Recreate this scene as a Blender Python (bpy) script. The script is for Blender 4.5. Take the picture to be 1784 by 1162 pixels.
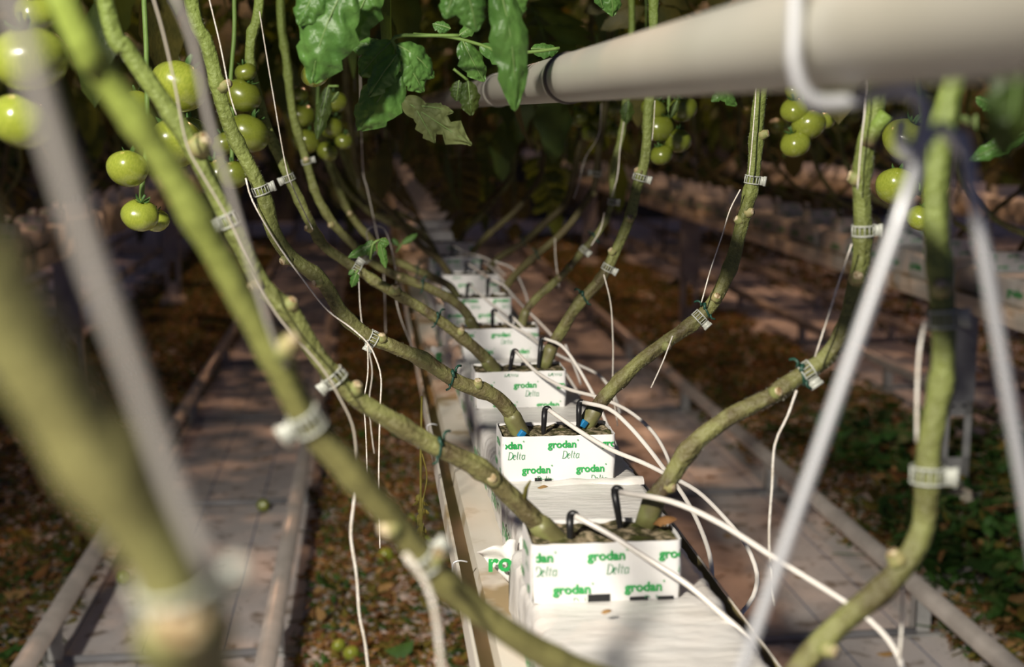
import bpy, bmesh, math, random
from mathutils import Vector, Matrix, noise
from math import radians as RD, sin, cos, pi
C = bpy.context.scene
for o in list(bpy.data.objects): bpy.data.objects.remove(o)
LINK = bpy.context.scene.collection.objects.link

# ---------------------------------------------------------------- camera
F = 2307.0; CX = 892.0; CY = 581.0; VX = 641.5; VY = 196.2
H = 1.37
CAM = Vector((0, 0, H))
PH = math.atan((CY-VY)/F); TH = math.atan((CX-VX)/math.hypot(F, CY-VY))
FWD = Vector((sin(TH)*cos(PH), cos(TH)*cos(PH), -sin(PH)))
RGT = Vector((cos(TH), -sin(TH), 0)); UPV = RGT.cross(FWD)
def at(px, py, Y):
    """the point of the plane y = Y that stands at this place of the photograph"""
    d = FWD + RGT*((px-CX)/F) - UPV*((py-CY)/F)
    return CAM + d*(Y/d.y)
def atz(px, py, z):
    d = FWD + RGT*((px-CX)/F) - UPV*((py-CY)/F)
    return CAM + d*((z-H)/d.z)
def pix(p):
    d = p-CAM; w = d.dot(FWD)
    return (CX+F*d.dot(RGT)/w, CY-F*d.dot(UPV)/w)
cd = bpy.data.cameras.new('camera'); cam = bpy.data.objects.new('camera', cd); LINK(cam)
cd.sensor_width = 36; cd.lens = F/1784*36; cd.clip_start = .02; cd.clip_end = 100
m = Matrix((RGT, UPV, -FWD)).transposed().to_4x4(); m.translation = CAM; cam.matrix_world = m
cd.dof.use_dof = True; cd.dof.focus_distance = 1.72; cd.dof.aperture_fstop = 3.9
C.camera = cam
# ---------------------------------------------------------------- light
C.view_settings.view_transform = 'Standard'; C.view_settings.look = 'None'
C.view_settings.gamma = 1; C.view_settings.use_curve_mapping = False
C.view_settings.exposure = 0.0
w = bpy.data.worlds.new('world'); C.world = w; w.use_nodes = True
w.node_tree.nodes['Background'].inputs[0].default_value = (.40, .50, 1, 1)
w.node_tree.nodes['Background'].inputs[1].default_value = .10
def lamp(name, kind, loc, energy, color, size=.3, target=None, **k):
    l = bpy.data.lights.new(name, kind); l.energy = energy; l.color = color
    if kind == 'AREA': l.size = size; l.shape = 'DISK'
    elif kind in ('POINT', 'SPOT'): l.shadow_soft_size = size
    for a, b in k.items(): setattr(l, a, b)
    o = bpy.data.objects.new(name, l); LINK(o); o.location = loc
    if target is not None: o.rotation_euler = (Vector(target)-Vector(loc)).to_track_quat('-Z', 'Y').to_euler()
    return o
# warm key light, source unseen, above the left path behind the camera
lamp('key_light', 'SPOT', (-1.35, -1.2, 2.8), 920, (1, .93, .82), .09, (.35, 2.3, .3), spot_size=RD(50), spot_blend=1.0)
# orange sodium growing lamps above the rows
for i, (x, y) in enumerate([(-1.6, 4.2), (1.5, 6.2), (.2, 11.0), (3.6, 10.0)]):
    lamp('sodium_lamp', 'POINT', (x, y, 4.6), 300, (1, .56, .32), .06)

# ---------------------------------------------------------------- materials
def mat(name, base, rough=.6, base2=None, scale=20, detail=4, lo=.4, hi=.6, bump=0, bscale=60, spec=.5, coat=0, metal=0,
        sheen=0, trans=0, alpha=1, base3=None, s3=6, stretch=None, sss=0, gz=None):
    M = bpy.data.materials.new(name); M.use_nodes = True; nt = M.node_tree; N = nt.nodes; L = nt.links
    p = N['Principled BSDF']
    p.inputs['Base Color'].default_value = (*base, 1); p.inputs['Roughness'].default_value = rough
    p.inputs['Specular IOR Level'].default_value = spec; p.inputs['Metallic'].default_value = metal
    p.inputs['Coat Weight'].default_value = coat; p.inputs['Coat Roughness'].default_value = .15
    p.inputs['Sheen Weight'].default_value = sheen
    p.inputs['Transmission Weight'].default_value = trans; p.inputs['Alpha'].default_value = alpha
    if sss: p.inputs['Subsurface Weight'].default_value = sss; p.inputs['Subsurface Radius'].default_value = (.4, .5, .1); p.inputs['Subsurface Scale'].default_value = .01
    tc = N.new('ShaderNodeTexCoord'); vec = tc.outputs['Object']
    if stretch:
        mp = N.new('ShaderNodeMapping'); mp.inputs['Scale'].default_value = stretch; L.new(vec, mp.inputs[0]); vec = mp.outputs[0]
    col = None
    def layer(prev, c2, sc, l, h, seedoff):
        nz = N.new('ShaderNodeTexNoise'); nz.inputs['Scale'].default_value = sc; nz.inputs['Detail'].default_value = detail
        nz.noise_dimensions = '4D'; nz.inputs['W'].default_value = seedoff
        L.new(vec, nz.inputs['Vector'])
        mr = N.new('ShaderNodeMapRange'); mr.inputs[1].default_value = l; mr.inputs[2].default_value = h; L.new(nz.outputs[0], mr.inputs[0])
        mx = N.new('ShaderNodeMix'); mx.data_type = 'RGBA'; L.new(mr.outputs[0], mx.inputs[0])
        if isinstance(prev, tuple): mx.inputs[6].default_value = (*prev, 1)
        else: L.new(prev, mx.inputs[6])
        if isinstance(c2, tuple): mx.inputs[7].default_value = (*c2, 1)
        else: L.new(c2, mx.inputs[7])
        return mx.outputs[2]
    if base2: col = layer(base, base2, scale, lo, hi, 0)
    if base3: col = layer(col or base, base3, s3, .52, .62, 7)
    if gz:   # a growth gradient: the woody colour at the foot, the young colour towards the top
        sp = N.new('ShaderNodeSeparateXYZ'); L.new(tc.outputs['Generated'], sp.inputs[0])
        mr = N.new('ShaderNodeMapRange'); mr.inputs[1].default_value = gz[1]; mr.inputs[2].default_value = gz[2]; L.new(sp.outputs[2], mr.inputs[0])
        mx = N.new('ShaderNodeMix'); mx.data_type = 'RGBA'; L.new(mr.outputs[0], mx.inputs[0])
        if col: L.new(col, mx.inputs[6])
        else: mx.inputs[6].default_value = (*base, 1)
        mx.inputs[7].default_value = (*gz[0], 1); col = mx.outputs[2]
    if col: L.new(col, p.inputs['Base Color'])
    if bump:
        nz = N.new('ShaderNodeTexNoise'); nz.inputs['Scale'].default_value = bscale; nz.inputs['Detail'].default_value = 5; L.new(vec, nz.inputs['Vector'])
        b = N.new('ShaderNodeBump'); b.inputs['Strength'].default_value = bump; b.inputs['Distance'].default_value = .004
        L.new(nz.outputs[0], b.inputs['Height']); L.new(b.outputs[0], p.inputs['Normal'])
    return M
def leafmat(name, c1, c2, rough=.38, trans=.25, spec=.5):
    M = mat(name, c1, rough, c2, 30, 3, .35, .65, .35, 160, spec)
    N = M.node_tree.nodes; L = M.node_tree.links; p = N['Principled BSDF']; out = [n for n in N if n.type == 'OUTPUT_MATERIAL'][0]
    t = N.new('ShaderNodeBsdfTranslucent'); t.inputs[0].default_value = (c2[0]*1.6, c2[1]*1.5, c2[2]*.6, 1)
    ms = N.new('ShaderNodeMixShader'); ms.inputs[0].default_value = trans
    L.new(p.outputs[0], ms.inputs[1]); L.new(t.outputs[0], ms.inputs[2]); L.new(ms.outputs[0], out.inputs[0])
    return M
MT = {}
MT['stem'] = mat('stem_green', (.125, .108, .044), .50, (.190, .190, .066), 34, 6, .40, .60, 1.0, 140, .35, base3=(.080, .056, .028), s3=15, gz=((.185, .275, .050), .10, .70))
MT['stem_young'] = mat('stem_young', (.14, .13, .045), .5, (.18, .17, .06), 20, 5, .38, .62, .5, 110, .35, gz=((.26, .335, .06), .28, .52))
MT['stub'] = mat('stub_skin', (.30, .26, .11), .65, (.20, .22, .07), 90, 3)
MT['collar'] = mat('rootstock', (.20, .21, .075), .45, (.14, .13, .05), 40, 4, bump=.3)
MT['stem_old'] = mat('stem_olive', (.20, .185, .07), .5, (.24, .235, .085), 20, 5, bump=.5, bscale=110)
MT['stem_dim'] = mat('stem_shaded', (.085, .066, .030), .65, (.12, .105, .038), 22, 4, .38, .62, .5, 100, .3, gz=((.12, .14, .04), .3, .95))  # darker stem copy, dimness down the row put into its colour
MT['scar'] = mat('scar_pale', (.58, .49, .32), .8, (.22, .14, .06), 180, 4, .4, .6, .6, 300, .2)
MT['hair'] = mat('stem_hair', (.75, .75, .62), .6, alpha=.55)
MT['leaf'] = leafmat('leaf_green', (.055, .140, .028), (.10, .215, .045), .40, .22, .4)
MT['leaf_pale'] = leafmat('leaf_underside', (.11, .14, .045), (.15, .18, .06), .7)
MT['leaf_shaded'] = leafmat('leaf_shaded', (.045, .085, .018), (.080, .120, .024), .5, .42)  # darker leaf copy, shade of the dim foliage painted into its colour
MT['leaf_old'] = leafmat('leaf_old', (.055, .060, .012), (.11, .095, .018), .6, .2)
MT['vein'] = mat('vein', (.15, .24, .07), .5)
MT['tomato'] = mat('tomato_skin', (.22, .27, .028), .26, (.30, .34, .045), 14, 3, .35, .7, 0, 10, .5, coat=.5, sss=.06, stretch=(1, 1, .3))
MT['tomato_dim'] = mat('tomato_shaded', (.13, .16, .016), .3, (.17, .20, .022), 14, 3, .35, .7, 0, 10, .5, coat=.4)  # darker skin copy for dim clusters, their shade is in the colour
MT['calyx'] = mat('calyx', (.05, .12, .025), .6)
MT['stalk'] = mat('stalk', (.13, .22, .045), .55, bump=.3)
MT['wrap'] = mat('white_wrap', (.76, .75, .725), .45, (.80, .79, .77), 8, 3, .4, .6, .10, 30, .5)
MT['wrap_far'] = MT['wrap']
MT['bag'] = mat('slab_bag', (.66, .63, .58), .42, (.74, .715, .67), 7, 4, .4, .6, .8, 26, .5, stretch=(1, 3.2, 1))
MT['print'] = mat('green_print', (.02, .33, .07), .4, (.03, .38, .09), 60)
MT['print2'] = mat('green_print_thin', (.035, .28, .10), .4)
MT['wool'] = mat('rockwool', (.42, .34, .22), .95, (.06, .055, .026), 110, 8, .36, .55, 1.0, 150, .1, base3=(.075, .085, .022), s3=34)
MT['gutter'] = mat('gutter_cream', (.70, .65, .56), .35, (.60, .54, .43), 6, 4, .4, .7, .06, 20, .5, base3=(.36, .27, .14), s3=9)
MT['channel'] = mat('gutter_channel', (.36, .28, .14), .35, (.30, .26, .10), 16, 5, .3, .7, .05, 30, .5)
MT['steel'] = mat('galvanised', (.50, .50, .48), .42, (.40, .40, .39), 18, 3, .4, .6, 0, 10, .5, metal=.25)
MT['steel_dark'] = mat('dull_steel', (.34, .34, .35), .5, (.28, .28, .29), 12, 3, .4, .6, 0, 10, .4, metal=.2)
MT['wire'] = mat('bright_wire', (.62, .63, .64), .48, metal=.55)
MT['rail'] = mat('rail_paint', (.50, .45, .40), .34, (.38, .34, .30), 14, 4, .35, .65, .08, 40, .5, metal=.1)
MT['pipe'] = mat('pipe_white', (.44, .425, .36), .40, (.40, .385, .32), 5, 3, .4, .65, .03, 20, .5)
MT['coupler'] = mat('pipe_band', (.10, .085, .07), .5)
MT['clip'] = mat('clip_plastic', (.56, .58, .51), .35, trans=.25, alpha=.93)
MT['tie'] = mat('tie_green', (.012, .055, .035), .45)
MT['twine'] = mat('twine', (.66, .60, .50), .6, (.78, .74, .66), 90, 3, bump=.5, bscale=400)
MT['twine_tan'] = mat('twine_tan', (.40, .36, .29), .7)
MT['twine_grey'] = mat('twine_grey', (.27, .25, .225), .8)
MT['tube'] = mat('drip_tube', (.66, .62, .56), .32, spec=.5)
MT['black'] = mat('stake_black', (.012, .012, .013), .38)
MT['blue'] = mat('blue_plug', (.012, .19, .42), .5)
MT['litter_brown'] = leafmat('litter_brown', (.17, .080, .030), (.27, .14, .05), .75, .1, .2)
MT['litter_tan'] = leafmat('litter_tan', (.34, .20, .08), (.42, .26, .10), .75, .1, .2)
MT['litter_olive'] = leafmat('litter_olive', (.085, .080, .018), (.20, .165, .03), .7, .1, .2)
MT['litter_green'] = leafmat('litter_green', (.028, .085, .014), (.055, .13, .022), .6, .1, .3)

# ---------------------------------------------------------------- helpers
def prop(o, label=None, cat=None, group=None, kind=None):
    for k, v in (('label', label), ('category', cat), ('group', group), ('kind', kind)):
        if v: o[k] = v
    return o
def link(name, me, mats, parent=None, smooth=True):
    for mm in mats: me.materials.append(MT[mm] if isinstance(mm, str) else mm)
    if smooth: me.polygons.foreach_set('use_smooth', [True]*len(me.polygons))
    o = bpy.data.objects.new(name, me); LINK(o)
    if parent is not None:
        o.parent = parent; off = Vector((0, 0, 0)); q = parent
        while q is not None: off += q.location; q = q.parent
        me.transform(Matrix.Translation(-off))
    return o
def empty(name, loc, label=None, cat=None, group=None, kind=None):
    o = bpy.data.objects.new(name, None); LINK(o); o.location = loc; o.empty_display_size = .02
    return prop(o, label, cat, group, kind)
class MB:
    def __init__(s): s.v = []; s.f = []; s.mi = []
    def add(s, vs, fs, mi=0):
        b = len(s.v); s.v += [tuple(v) for v in vs]; s.f += [tuple(i+b for i in f) for f in fs]; s.mi += [mi]*len(fs); return s
    def mesh(s, name='m'):
        me = bpy.data.meshes.new(name); me.from_pydata(s.v, [], s.f); me.polygons.foreach_set('material_index', s.mi); me.update(); return me
    def build(s, name, mats, parent=None, smooth=True):
        if isinstance(mats, str): mats = [mats]
        return link(name, s.mesh(name), mats, parent, smooth)
    def box(s, x0, x1, y0, y1, z0, z1, mi=0, bev=0):
        if bev:
            bm = bmesh.new(); bmesh.ops.create_cube(bm, size=1)
            bmesh.ops.scale(bm, vec=(x1-x0, y1-y0, z1-z0), verts=bm.verts); bmesh.ops.translate(bm, vec=((x0+x1)/2, (y0+y1)/2, (z0+z1)/2), verts=bm.verts)
            bmesh.ops.bevel(bm, geom=bm.edges[:], offset=bev, segments=3, affect='EDGES', profile=.5)
            s.frombm(bm, mi); return s
        v = [(x, y, z) for x in (x0, x1) for y in (y0, y1) for z in (z0, z1)]
        return s.add(v, [(0, 1, 3, 2), (4, 6, 7, 5), (0, 4, 5, 1), (2, 3, 7, 6), (0, 2, 6, 4), (1, 5, 7, 3)], mi)
    def frombm(s, bm, mi=0, M=None):
        bm.verts.ensure_lookup_table(); bm.verts.index_update()
        s.add([(M @ v.co) if M else v.co for v in bm.verts], [[v.index for v in f.verts] for f in bm.faces], mi); bm.free(); return s
    def tube(s, pts, r, seg=8, mi=0, cap=True, bump=0, ridges=0, seed=0, nodes=None):
        P = [Vector(p) for p in pts]; n = len(P); R = r if isinstance(r, (list, tuple)) else [r]*n
        vs = []; fs = []; ref = None
        T0 = (P[1]-P[0]).normalized(); ref = T0.orthogonal().normalized()
        for i in range(n):
            T = (P[min(i+1, n-1)]-P[max(i-1, 0)]).normalized()
            ref = (ref-T*ref.dot(T)).normalized(); B = T.cross(ref)
            for k in range(seg):
                a = 2*pi*k/seg; rr = R[i]
                if bump: rr *= 1+bump*noise.noise(Vector((cos(a)*1.3+seed*7.7, sin(a)*1.3, i*.35)))
                if ridges: rr *= 1+ridges*(sin(a*4+i*.03+seed)*.6+.9*noise.noise(Vector((cos(a)*2.6, sin(a)*2.6, i*.05+seed)))+.5*noise.noise(Vector((cos(a)*5, sin(a)*5, i*.06+seed))))
                vs.append(P[i]+ref*(cos(a)*rr)+B*(sin(a)*rr))
        for i in range(n-1):
            for k in range(seg):
                a = i*seg+k; b = i*seg+(k+1) % seg; fs.append((a, b, b+seg, a+seg))
        if cap: fs += [tuple(range(seg))[::-1], tuple((n-1)*seg+k for k in range(seg))]
        return s.add(vs, fs, mi)
def spline(pts, step=.012):
    P = [Vector(p) for p in pts]
    if len(P) < 3: return [P[0].lerp(P[-1], i/4) for i in range(5)]
    P = [P[0]*2-P[1]]+P+[P[-1]*2-P[-2]]; out = []
    for i in range(1, len(P)-2):
        a, b, c, d = P[i-1:i+3]; n = max(2, int((c-b).length/step))
        for k in range(n):
            t = k/n; out.append(.5*((2*b)+(c-a)*t+(2*a-5*b+4*c-d)*t*t+(3*b-a-3*c+d)*t**3))
    out.append(P[-2]); return out
def pathpx(pts, Y):
    """pts: places of the photograph; Y: one distance, or two for the start and the end"""
    n = len(pts); res = []
    ln = [0]
    for i in range(1, n): ln.append(ln[-1]+math.hypot(pts[i][0]-pts[i-1][0], pts[i][1]-pts[i-1][1]))
    for i, p in enumerate(pts):
        if len(p) > 2: y = p[2]
        elif isinstance(Y, (tuple, list)): y = Y[0]+(Y[1]-Y[0])*ln[i]/ln[-1]
        else: y = Y
        res.append(at(p[0], p[1], y))
    return res
rnd = random.Random(5)

# ---------------------------------------------------------------- the floor
def floor_material():
    M = bpy.data.materials.new('ground_cloth'); M.use_nodes = True; nt = M.node_tree; N = nt.nodes; L = nt.links; p = N['Principled BSDF']
    tc = N.new('ShaderNodeTexCoord')
    def nz(sc, d=4, st=(1, 1, 1)):
        mp = N.new('ShaderNodeMapping'); mp.inputs['Scale'].default_value = st; L.new(tc.outputs['Object'], mp.inputs[0])
        n = N.new('ShaderNodeTexNoise'); n.inputs['Scale'].default_value = sc; n.inputs['Detail'].default_value = d; L.new(mp.outputs[0], n.inputs['Vector']); return n.outputs[0]
    def ramp(inp, a, b):
        m = N.new('ShaderNodeMapRange'); m.inputs[1].default_value = a; m.inputs[2].default_value = b; L.new(inp, m.inputs[0]); return m.outputs[0]
    def mix(f, a, b):
        m = N.new('ShaderNodeMix'); m.data_type = 'RGBA'; L.new(f, m.inputs[0])
        for i, c in ((6, a), (7, b)):
            if isinstance(c, tuple): m.inputs[i].default_value = (*c, 1)
            else: L.new(c, m.inputs[i])
        return m.outputs[2]
    c = mix(ramp(nz(1.6), .35, .65), (.66, .60, .565), (.78, .72, .68))
    c = mix(ramp(nz(14, 6), .57, .66), c, (.33, .27, .22))
    c = mix(ramp(nz(70, 3), .66, .70), c, (.12, .08, .05))
    # thin blue marking threads woven along the rows, every 0.2 m
    sx = N.new('ShaderNodeSeparateXYZ'); L.new(tc.outputs['Object'], sx.inputs[0])
    a = N.new('ShaderNodeMath'); a.operation = 'PINGPONG'; a.inputs[1].default_value = .1; L.new(sx.outputs[0], a.inputs[0])
    b = N.new('ShaderNodeMath'); b.operation = 'LESS_THAN'; b.inputs[1].default_value = .0022; L.new(a.outputs[0], b.inputs[0])
    c = mix(b.outputs[0], c, (.16, .19, .30)); L.new(c, p.inputs['Base Color'])
    p.inputs['Roughness'].default_value = .55
    bp = N.new('ShaderNodeBump'); bp.inputs['Strength'].default_value = .5; bp.inputs['Distance'].default_value = .01
    L.new(nz(4, 5, (1, 2.5, 1)), bp.inputs['Height']); L.new(bp.outputs[0], p.inputs['Normal'])
    return M
fl = MB(); fl.add([(-9, -3, 0), (9, -3, 0), (9, 30, 0), (-9, 30, 0)], [(0, 1, 2, 3)])
prop(fl.build('floor', [floor_material()], smooth=False), kind='structure')

bk = MB(); bk.box(-9, 9, 17, 17.1, 0, 6)
prop(bk.build('wall_back', [mat('end_wall', (.10, .09, .07), .8, (.06, .06, .045), 3)], smooth=False), kind='structure')
# ---------------------------------------------------------------- pipe rail tracks
RAILZ = .12
def track(x0, x1, label, sup0, y0=1.2, y1=22):
    t = empty('pipe_rail_track', ((x0+x1)/2, y0, 0), label, 'rail track')
    for x in (x0, x1):
        b = MB(); b.tube([(x, y0, RAILZ), (x, (y0+y1)/2, RAILZ), (x, y1, RAILZ)], .0255, 16); b.build('rail', 'rail', t)
    y = sup0
    while y < 14:
        for x, s in ((x0, 1), (x1, 1)):
            b = MB(); b.box(x-.021, x+.021, y-.0015, y+.0015, .012, RAILZ-.012); b.box(x-.021, x-.018, y-.0015, y+.035, .012, RAILZ-.018)
            b.box(x-.05, x+.05, y-.01, y+.05, .002, .008); b.tube([(x, y-.004, .06), (x, y-.001, .06)], .004, 8)
            b.build('support', 'steel', t, False)
        b = MB(); b.tube([(x0+.02, y, .013), (x1-.02, y, .013)], .011, 10); b.build('crossbar', 'steel_dark', t)
        y += 1.34
    return t
track(-.805, -.257, 'brown pipe rail track along the left path', 3.25)
track(.885, 1.437, 'brown pipe rail track along the right path', 3.20)
track(2.575, 3.127, 'pipe rail track farthest right, beyond the right growing row', 3.6)
track(-2.47, -1.93, 'pipe rail track farthest left, beyond the left growing row', 3.6)

# ---------------------------------------------------------------- gutters, slabs, blocks
def gutter(x0, label, y0, y1, brackets=None):
    G = empty('growing_gutter', (x0+.245, y0, H-.6), label, 'gutter')
    prof = [(.098, -.548), (.096, -.575), (.104, -.604), (.384, -.604), (.391, -.575), (.389, -.530), (.386, -.530), (.386, -.576), (.364, -.578), (.362, -.559), (.126, -.559), (.1225, -.577), (.103, -.580), (.1015, -.548)]
    n = len(prof); ys = [y0+(y1-y0)*i/40 for i in range(41)]
    v = [(x0+x, y, H+z) for y in ys for x, z in prof]
    b = MB()
    for i in range(40):
        for k in range(n):
            a = i*n+k; c = i*n+(k+1) % n; ch = k in (6, 7, 11, 12)
            b.add([], [], 0); b.f.append((a, c, c+n, a+n)); b.mi.append(1 if ch else 0)
    b.v = v
    b.f += [tuple(range(n))[::-1], tuple(40*n+k for k in range(n))]; b.mi += [0, 0]
    b.build('trough', ['gutter', 'channel'], G, False)
    return G
ROWX = {'mid': 0.0, 'right': 1.70, 'left': -1.66, 'far_right': 3.40}
g_mid = gutter(0, 'cream metal growing gutter under the centre row of white blocks', .15, 20)
g_r = gutter(ROWX['right'], 'dim metal growing gutter of the neighbouring row on the right', 2.0, 20)
g_l = gutter(ROWX['left'], 'dim metal growing gutter of the neighbouring row on the left', 2.0, 20)
g_rr = gutter(ROWX['far_right'], 'metal growing gutter of the farthest row on the right', 3.0, 20)

# ------ lettering
def glyph_mesh(text, size, weight=0, shear=0, space=1.0):
    cu = bpy.data.curves.new('t', 'FONT'); cu.body = text; cu.size = size; cu.offset = weight; cu.shear = shear; cu.align_x = 'CENTER'
    cu.resolution_u = 3; cu.space_character = space
    o = bpy.data.objects.new('t', cu); LINK(o); bpy.context.view_layer.update()
    me = bpy.data.meshes.new_from_object(o.evaluated_get(bpy.context.evaluated_depsgraph_get()))
    vs = [v.co.copy() for v in me.vertices]; fs = [tuple(p.vertices) for p in me.polygons]
    bpy.data.objects.remove(o); bpy.data.curves.remove(cu); bpy.data.meshes.remove(me)
    return vs, fs
WORD = glyph_mesh('grodan', .0134, .00042, 0, 1.0)
REG = glyph_mesh('o', .004, .0001)
def strokes(S):
    """thin italic serif capital and small letters drawn as strokes of changing weight"""
    vs = []; fs = []
    for path in S:
        P = [Vector((p[0]+p[1]*.22, p[1], 0)) for p in path]; W = [p[2] for p in path]
        b = len(vs)
        for i, p in enumerate(P):
            T = (P[min(i+1, len(P)-1)]-P[max(i-1, 0)]).normalized(); Nn = Vector((-T.y, T.x, 0))
            vs += [p+Nn*W[i]/2, p-Nn*W[i]/2]
        for i in range(len(P)-1): fs.append((b+2*i, b+2*i+1, b+2*i+3, b+2*i+2))
    return vs, fs
def arc(cx, cy, rx, ry, a0, a1, w0, w1, n=8):
    return [(cx+rx*cos(RD(a0+(a1-a0)*i/n)), cy+ry*sin(RD(a0+(a1-a0)*i/n)), w0+(w1-w0)*math.sin(pi*i/n)) for i in range(n+1)]
dl = [[(0, 0, .10), (0, 1, .10)], [(-.12, 0, .05), (.25, 0, .05)], [(-.12, 1, .05), (.25, 1, .05)], arc(.2, .5, .55, .5, 90, -90, .05, .15, 12),
      arc(1.12, .32, .24, .32, 10, 320, .05, .12, 12), [(.9, .33, .04), (1.34, .40, .04)],
      [(1.62, 1.05, .10), (1.62, .1, .10), (1.74, 0, .05), (1.84, .06, .03)],
      [(2.08, .95, .05), (2.08, .1, .10), (2.2, 0, .06), (2.32, .08, .03)], [(1.92, .64, .05), (2.36, .64, .05)],
      arc(2.78, .31, .26, .32, 40, 330, .05, .11, 12), [(3.05, .64, .09), (3.05, .1, .10), (3.14, 0, .05), (3.26, .08, .03)]]
DELTA = strokes(dl); DELTA = ([Vector(((v.x-1.6)*.0068, v.y*.0098, 0)) for v in DELTA[0]], DELTA[1])
def clip_letters(items, x0, x1, z0, z1):
    bm = bmesh.new()
    for vs, fs, ox, oz, mi in items:
        V = [bm.verts.new((v.x+ox, 0, v.y+oz)) for v in vs]
        for f in fs:
            try: bm.faces.new([V[i] for i in f]).material_index = mi
            except ValueError: pass
    for co, no in (((x0, 0, 0), (-1, 0, 0)), ((x1, 0, 0), (1, 0, 0)), ((0, 0, z0), (0, 0, -1)), ((0, 0, z1), (0, 0, 1))):
        bmesh.ops.bisect_plane(bm, geom=bm.verts[:]+bm.edges[:]+bm.faces[:], plane_co=co, plane_no=no, clear_outer=True)
    bm.verts.index_update()
    out = ([v.co.copy() for v in bm.verts], [([v.index for v in f.verts], f.material_index) for f in bm.faces]); bm.free(); return out

BW, BD, BH, BZ = .15, .08, .0595, H-.4168
Y1, SP = 1.231, .4368
BX = [.151, .1655, .165, .1762, .168, .184, .172, .196]
def make_block(k, x0, seed, ox, oz, label, group=None, detail=True, rot=0):
    r = random.Random(seed); y0 = Y1+SP*k
    e = empty('grow_block', (x0+BW/2, y0+BD/2, BZ-BH), label, 'growing block', group)
    # rockwool
    nx, ny = (26, 14) if detail else (8, 4)
    top = [[(x0+.0012+(BW-.0024)*i/nx, y0+.0012+(BD-.0024)*j/ny, BZ-.0035+.0042*noise.noise(Vector((i*.35+seed, j*.4, 0)))+.0022*noise.noise(Vector((i*1.3, j*1.3, seed)))) for i in range(nx+1)] for j in range(ny+1)]
    b = MB(); vs = [p for row in top for p in row]; fs = [(j*(nx+1)+i, j*(nx+1)+i+1, (j+1)*(nx+1)+i+1, (j+1)*(nx+1)+i) for j in range(ny) for i in range(nx)]
    b.add(vs, fs); b.box(x0+.0012, x0+BW-.0012, y0+.0012, y0+BD-.0012, BZ-BH+.001, BZ-.009)
    b.build('rockwool', 'wool', e)
    # wrap: a thin sleeve with rounded corners and a slightly torn, wavy upper edge
    rc = .006; per = []
    for cx, cy, a0 in ((x0+BW-rc, y0+rc, -90), (x0+BW-rc, y0+BD-rc, 0), (x0+rc, y0+BD-rc, 90), (x0+rc, y0+rc, 180)):
        for q in range(5):
            a = RD(a0+90*q/4); per.append((cx+rc*cos(a), cy+rc*sin(a), cos(a), sin(a)))
    # densify straight runs
    P2 = []
    for i in range(len(per)):
        a = per[i]; c = per[(i+1) % len(per)]; d = math.hypot(a[0]-c[0], a[1]-c[1]); n = max(1, int(d/.008))
        for q in range(n): P2.append(tuple(a[t]+(c[t]-a[t])*q/n for t in range(4)))
    n = len(P2); w_ = MB(); vs = []
    for lv in range(5):
        for i, p in enumerate(P2):
            z = BZ-BH+BH*lv/4; bul = .0008*sin(pi*lv/4)+.0005*noise.noise(Vector((p[0]*40, p[1]*40, lv*.8+seed)))
            if lv == 4: z += .0012*noise.noise(Vector((p[0]*60, p[1]*60, seed*3)))+.0006
            vs.append((p[0]+p[2]*bul, p[1]+p[3]*bul, z))
    fs = [(lv*n+i, lv*n+(i+1) % n, (lv+1)*n+(i+1) % n, (lv+1)*n+i) for lv in range(4) for i in range(n)]
    w_.add(vs, fs)
    vi = [(v[0], v[1], v[2]-.0002) for v in [(x0+BW/2+(a[0]-x0-BW/2)*.985, y0+BD/2+(a[1]-y0-BD/2)*.975, a[2]) for a in vs[4*n:]]]
    w_.add(vs[4*n:]+vi, [(i, (i+1) % n, n+(i+1) % n, n+i) for i in range(n)])
    wo = w_.build('wrap', ['wrap'], e)
    # printing, front and left side
    if detail:
        pr = MB()
        items = []
        for row in range(-1, 3):
            for c in range(-2, 4):
                cx = ox+.0715*c-(row % 2)*.034; cz = oz-.0335*row
                items += [(WORD[0], WORD[1], cx, cz, 0), (REG[0], REG[1], cx+.0205, cz+.0088, 0), (DELTA[0], DELTA[1], cx+.0115, cz-.0145, 1)]
        V, Fc = clip_letters(items, .004, BW-.003, .002, BH-.0025)
        pr.add([(x0+v.x, y0-.0019, BZ-BH+v.z) for v in V], []); pr.f += [tuple(f) for f, _ in Fc]; pr.mi += [q for _, q in Fc]
        V, Fc = clip_letters([(a, f, x-.03, z, q) for a, f, x, z, q in items], .004, BD-.004, .002, BH-.0025)
        bI = len(pr.v); pr.v += [(x0-.0019, y0+BD-v.x, BZ-BH+v.z) for v in V]; pr.f += [tuple(i+bI for i in f) for f, _ in Fc]; pr.mi += [q for _, q in Fc]
        pr.build('printed_lettering', ['print', 'print2'], e, False)
        if k < 3:
            nb = MB()
            for a, c, h in ((.056, .078, .0075), (.098, .116, .0035), (.126, .142, .003)) if k == 0 else ((.043, .052, .004), (.056, .065, .003)):
                nb.box(x0+a, x0+c, y0-.0017, y0+.002, BZ-BH+.0002, BZ-BH+h)
            prop(nb.build('drain_notch', 'black', e, False), 'dark drain slots along the foot of the wrap')
    return e
place_ = ['nearest to the camera, with dark drain slots at its foot', 'second from the camera, with two stakes and blue plugs', 'third from the camera, set cleanly on the slab', 'fourth from the camera, with a brown dead leaf on its right corner', 'fifth from the camera, standing in the dim part of the row', 'sixth from the camera, small in the dim row']
offs = [(.074, .043), (.079, .0445), (.082, .0335), (.074, .044), (.055, .05), (.06, .03), (.07, .044), (.07, .04)]
blocks = {}
BLK = 'growing blocks standing in line on the centre gutter'
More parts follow.
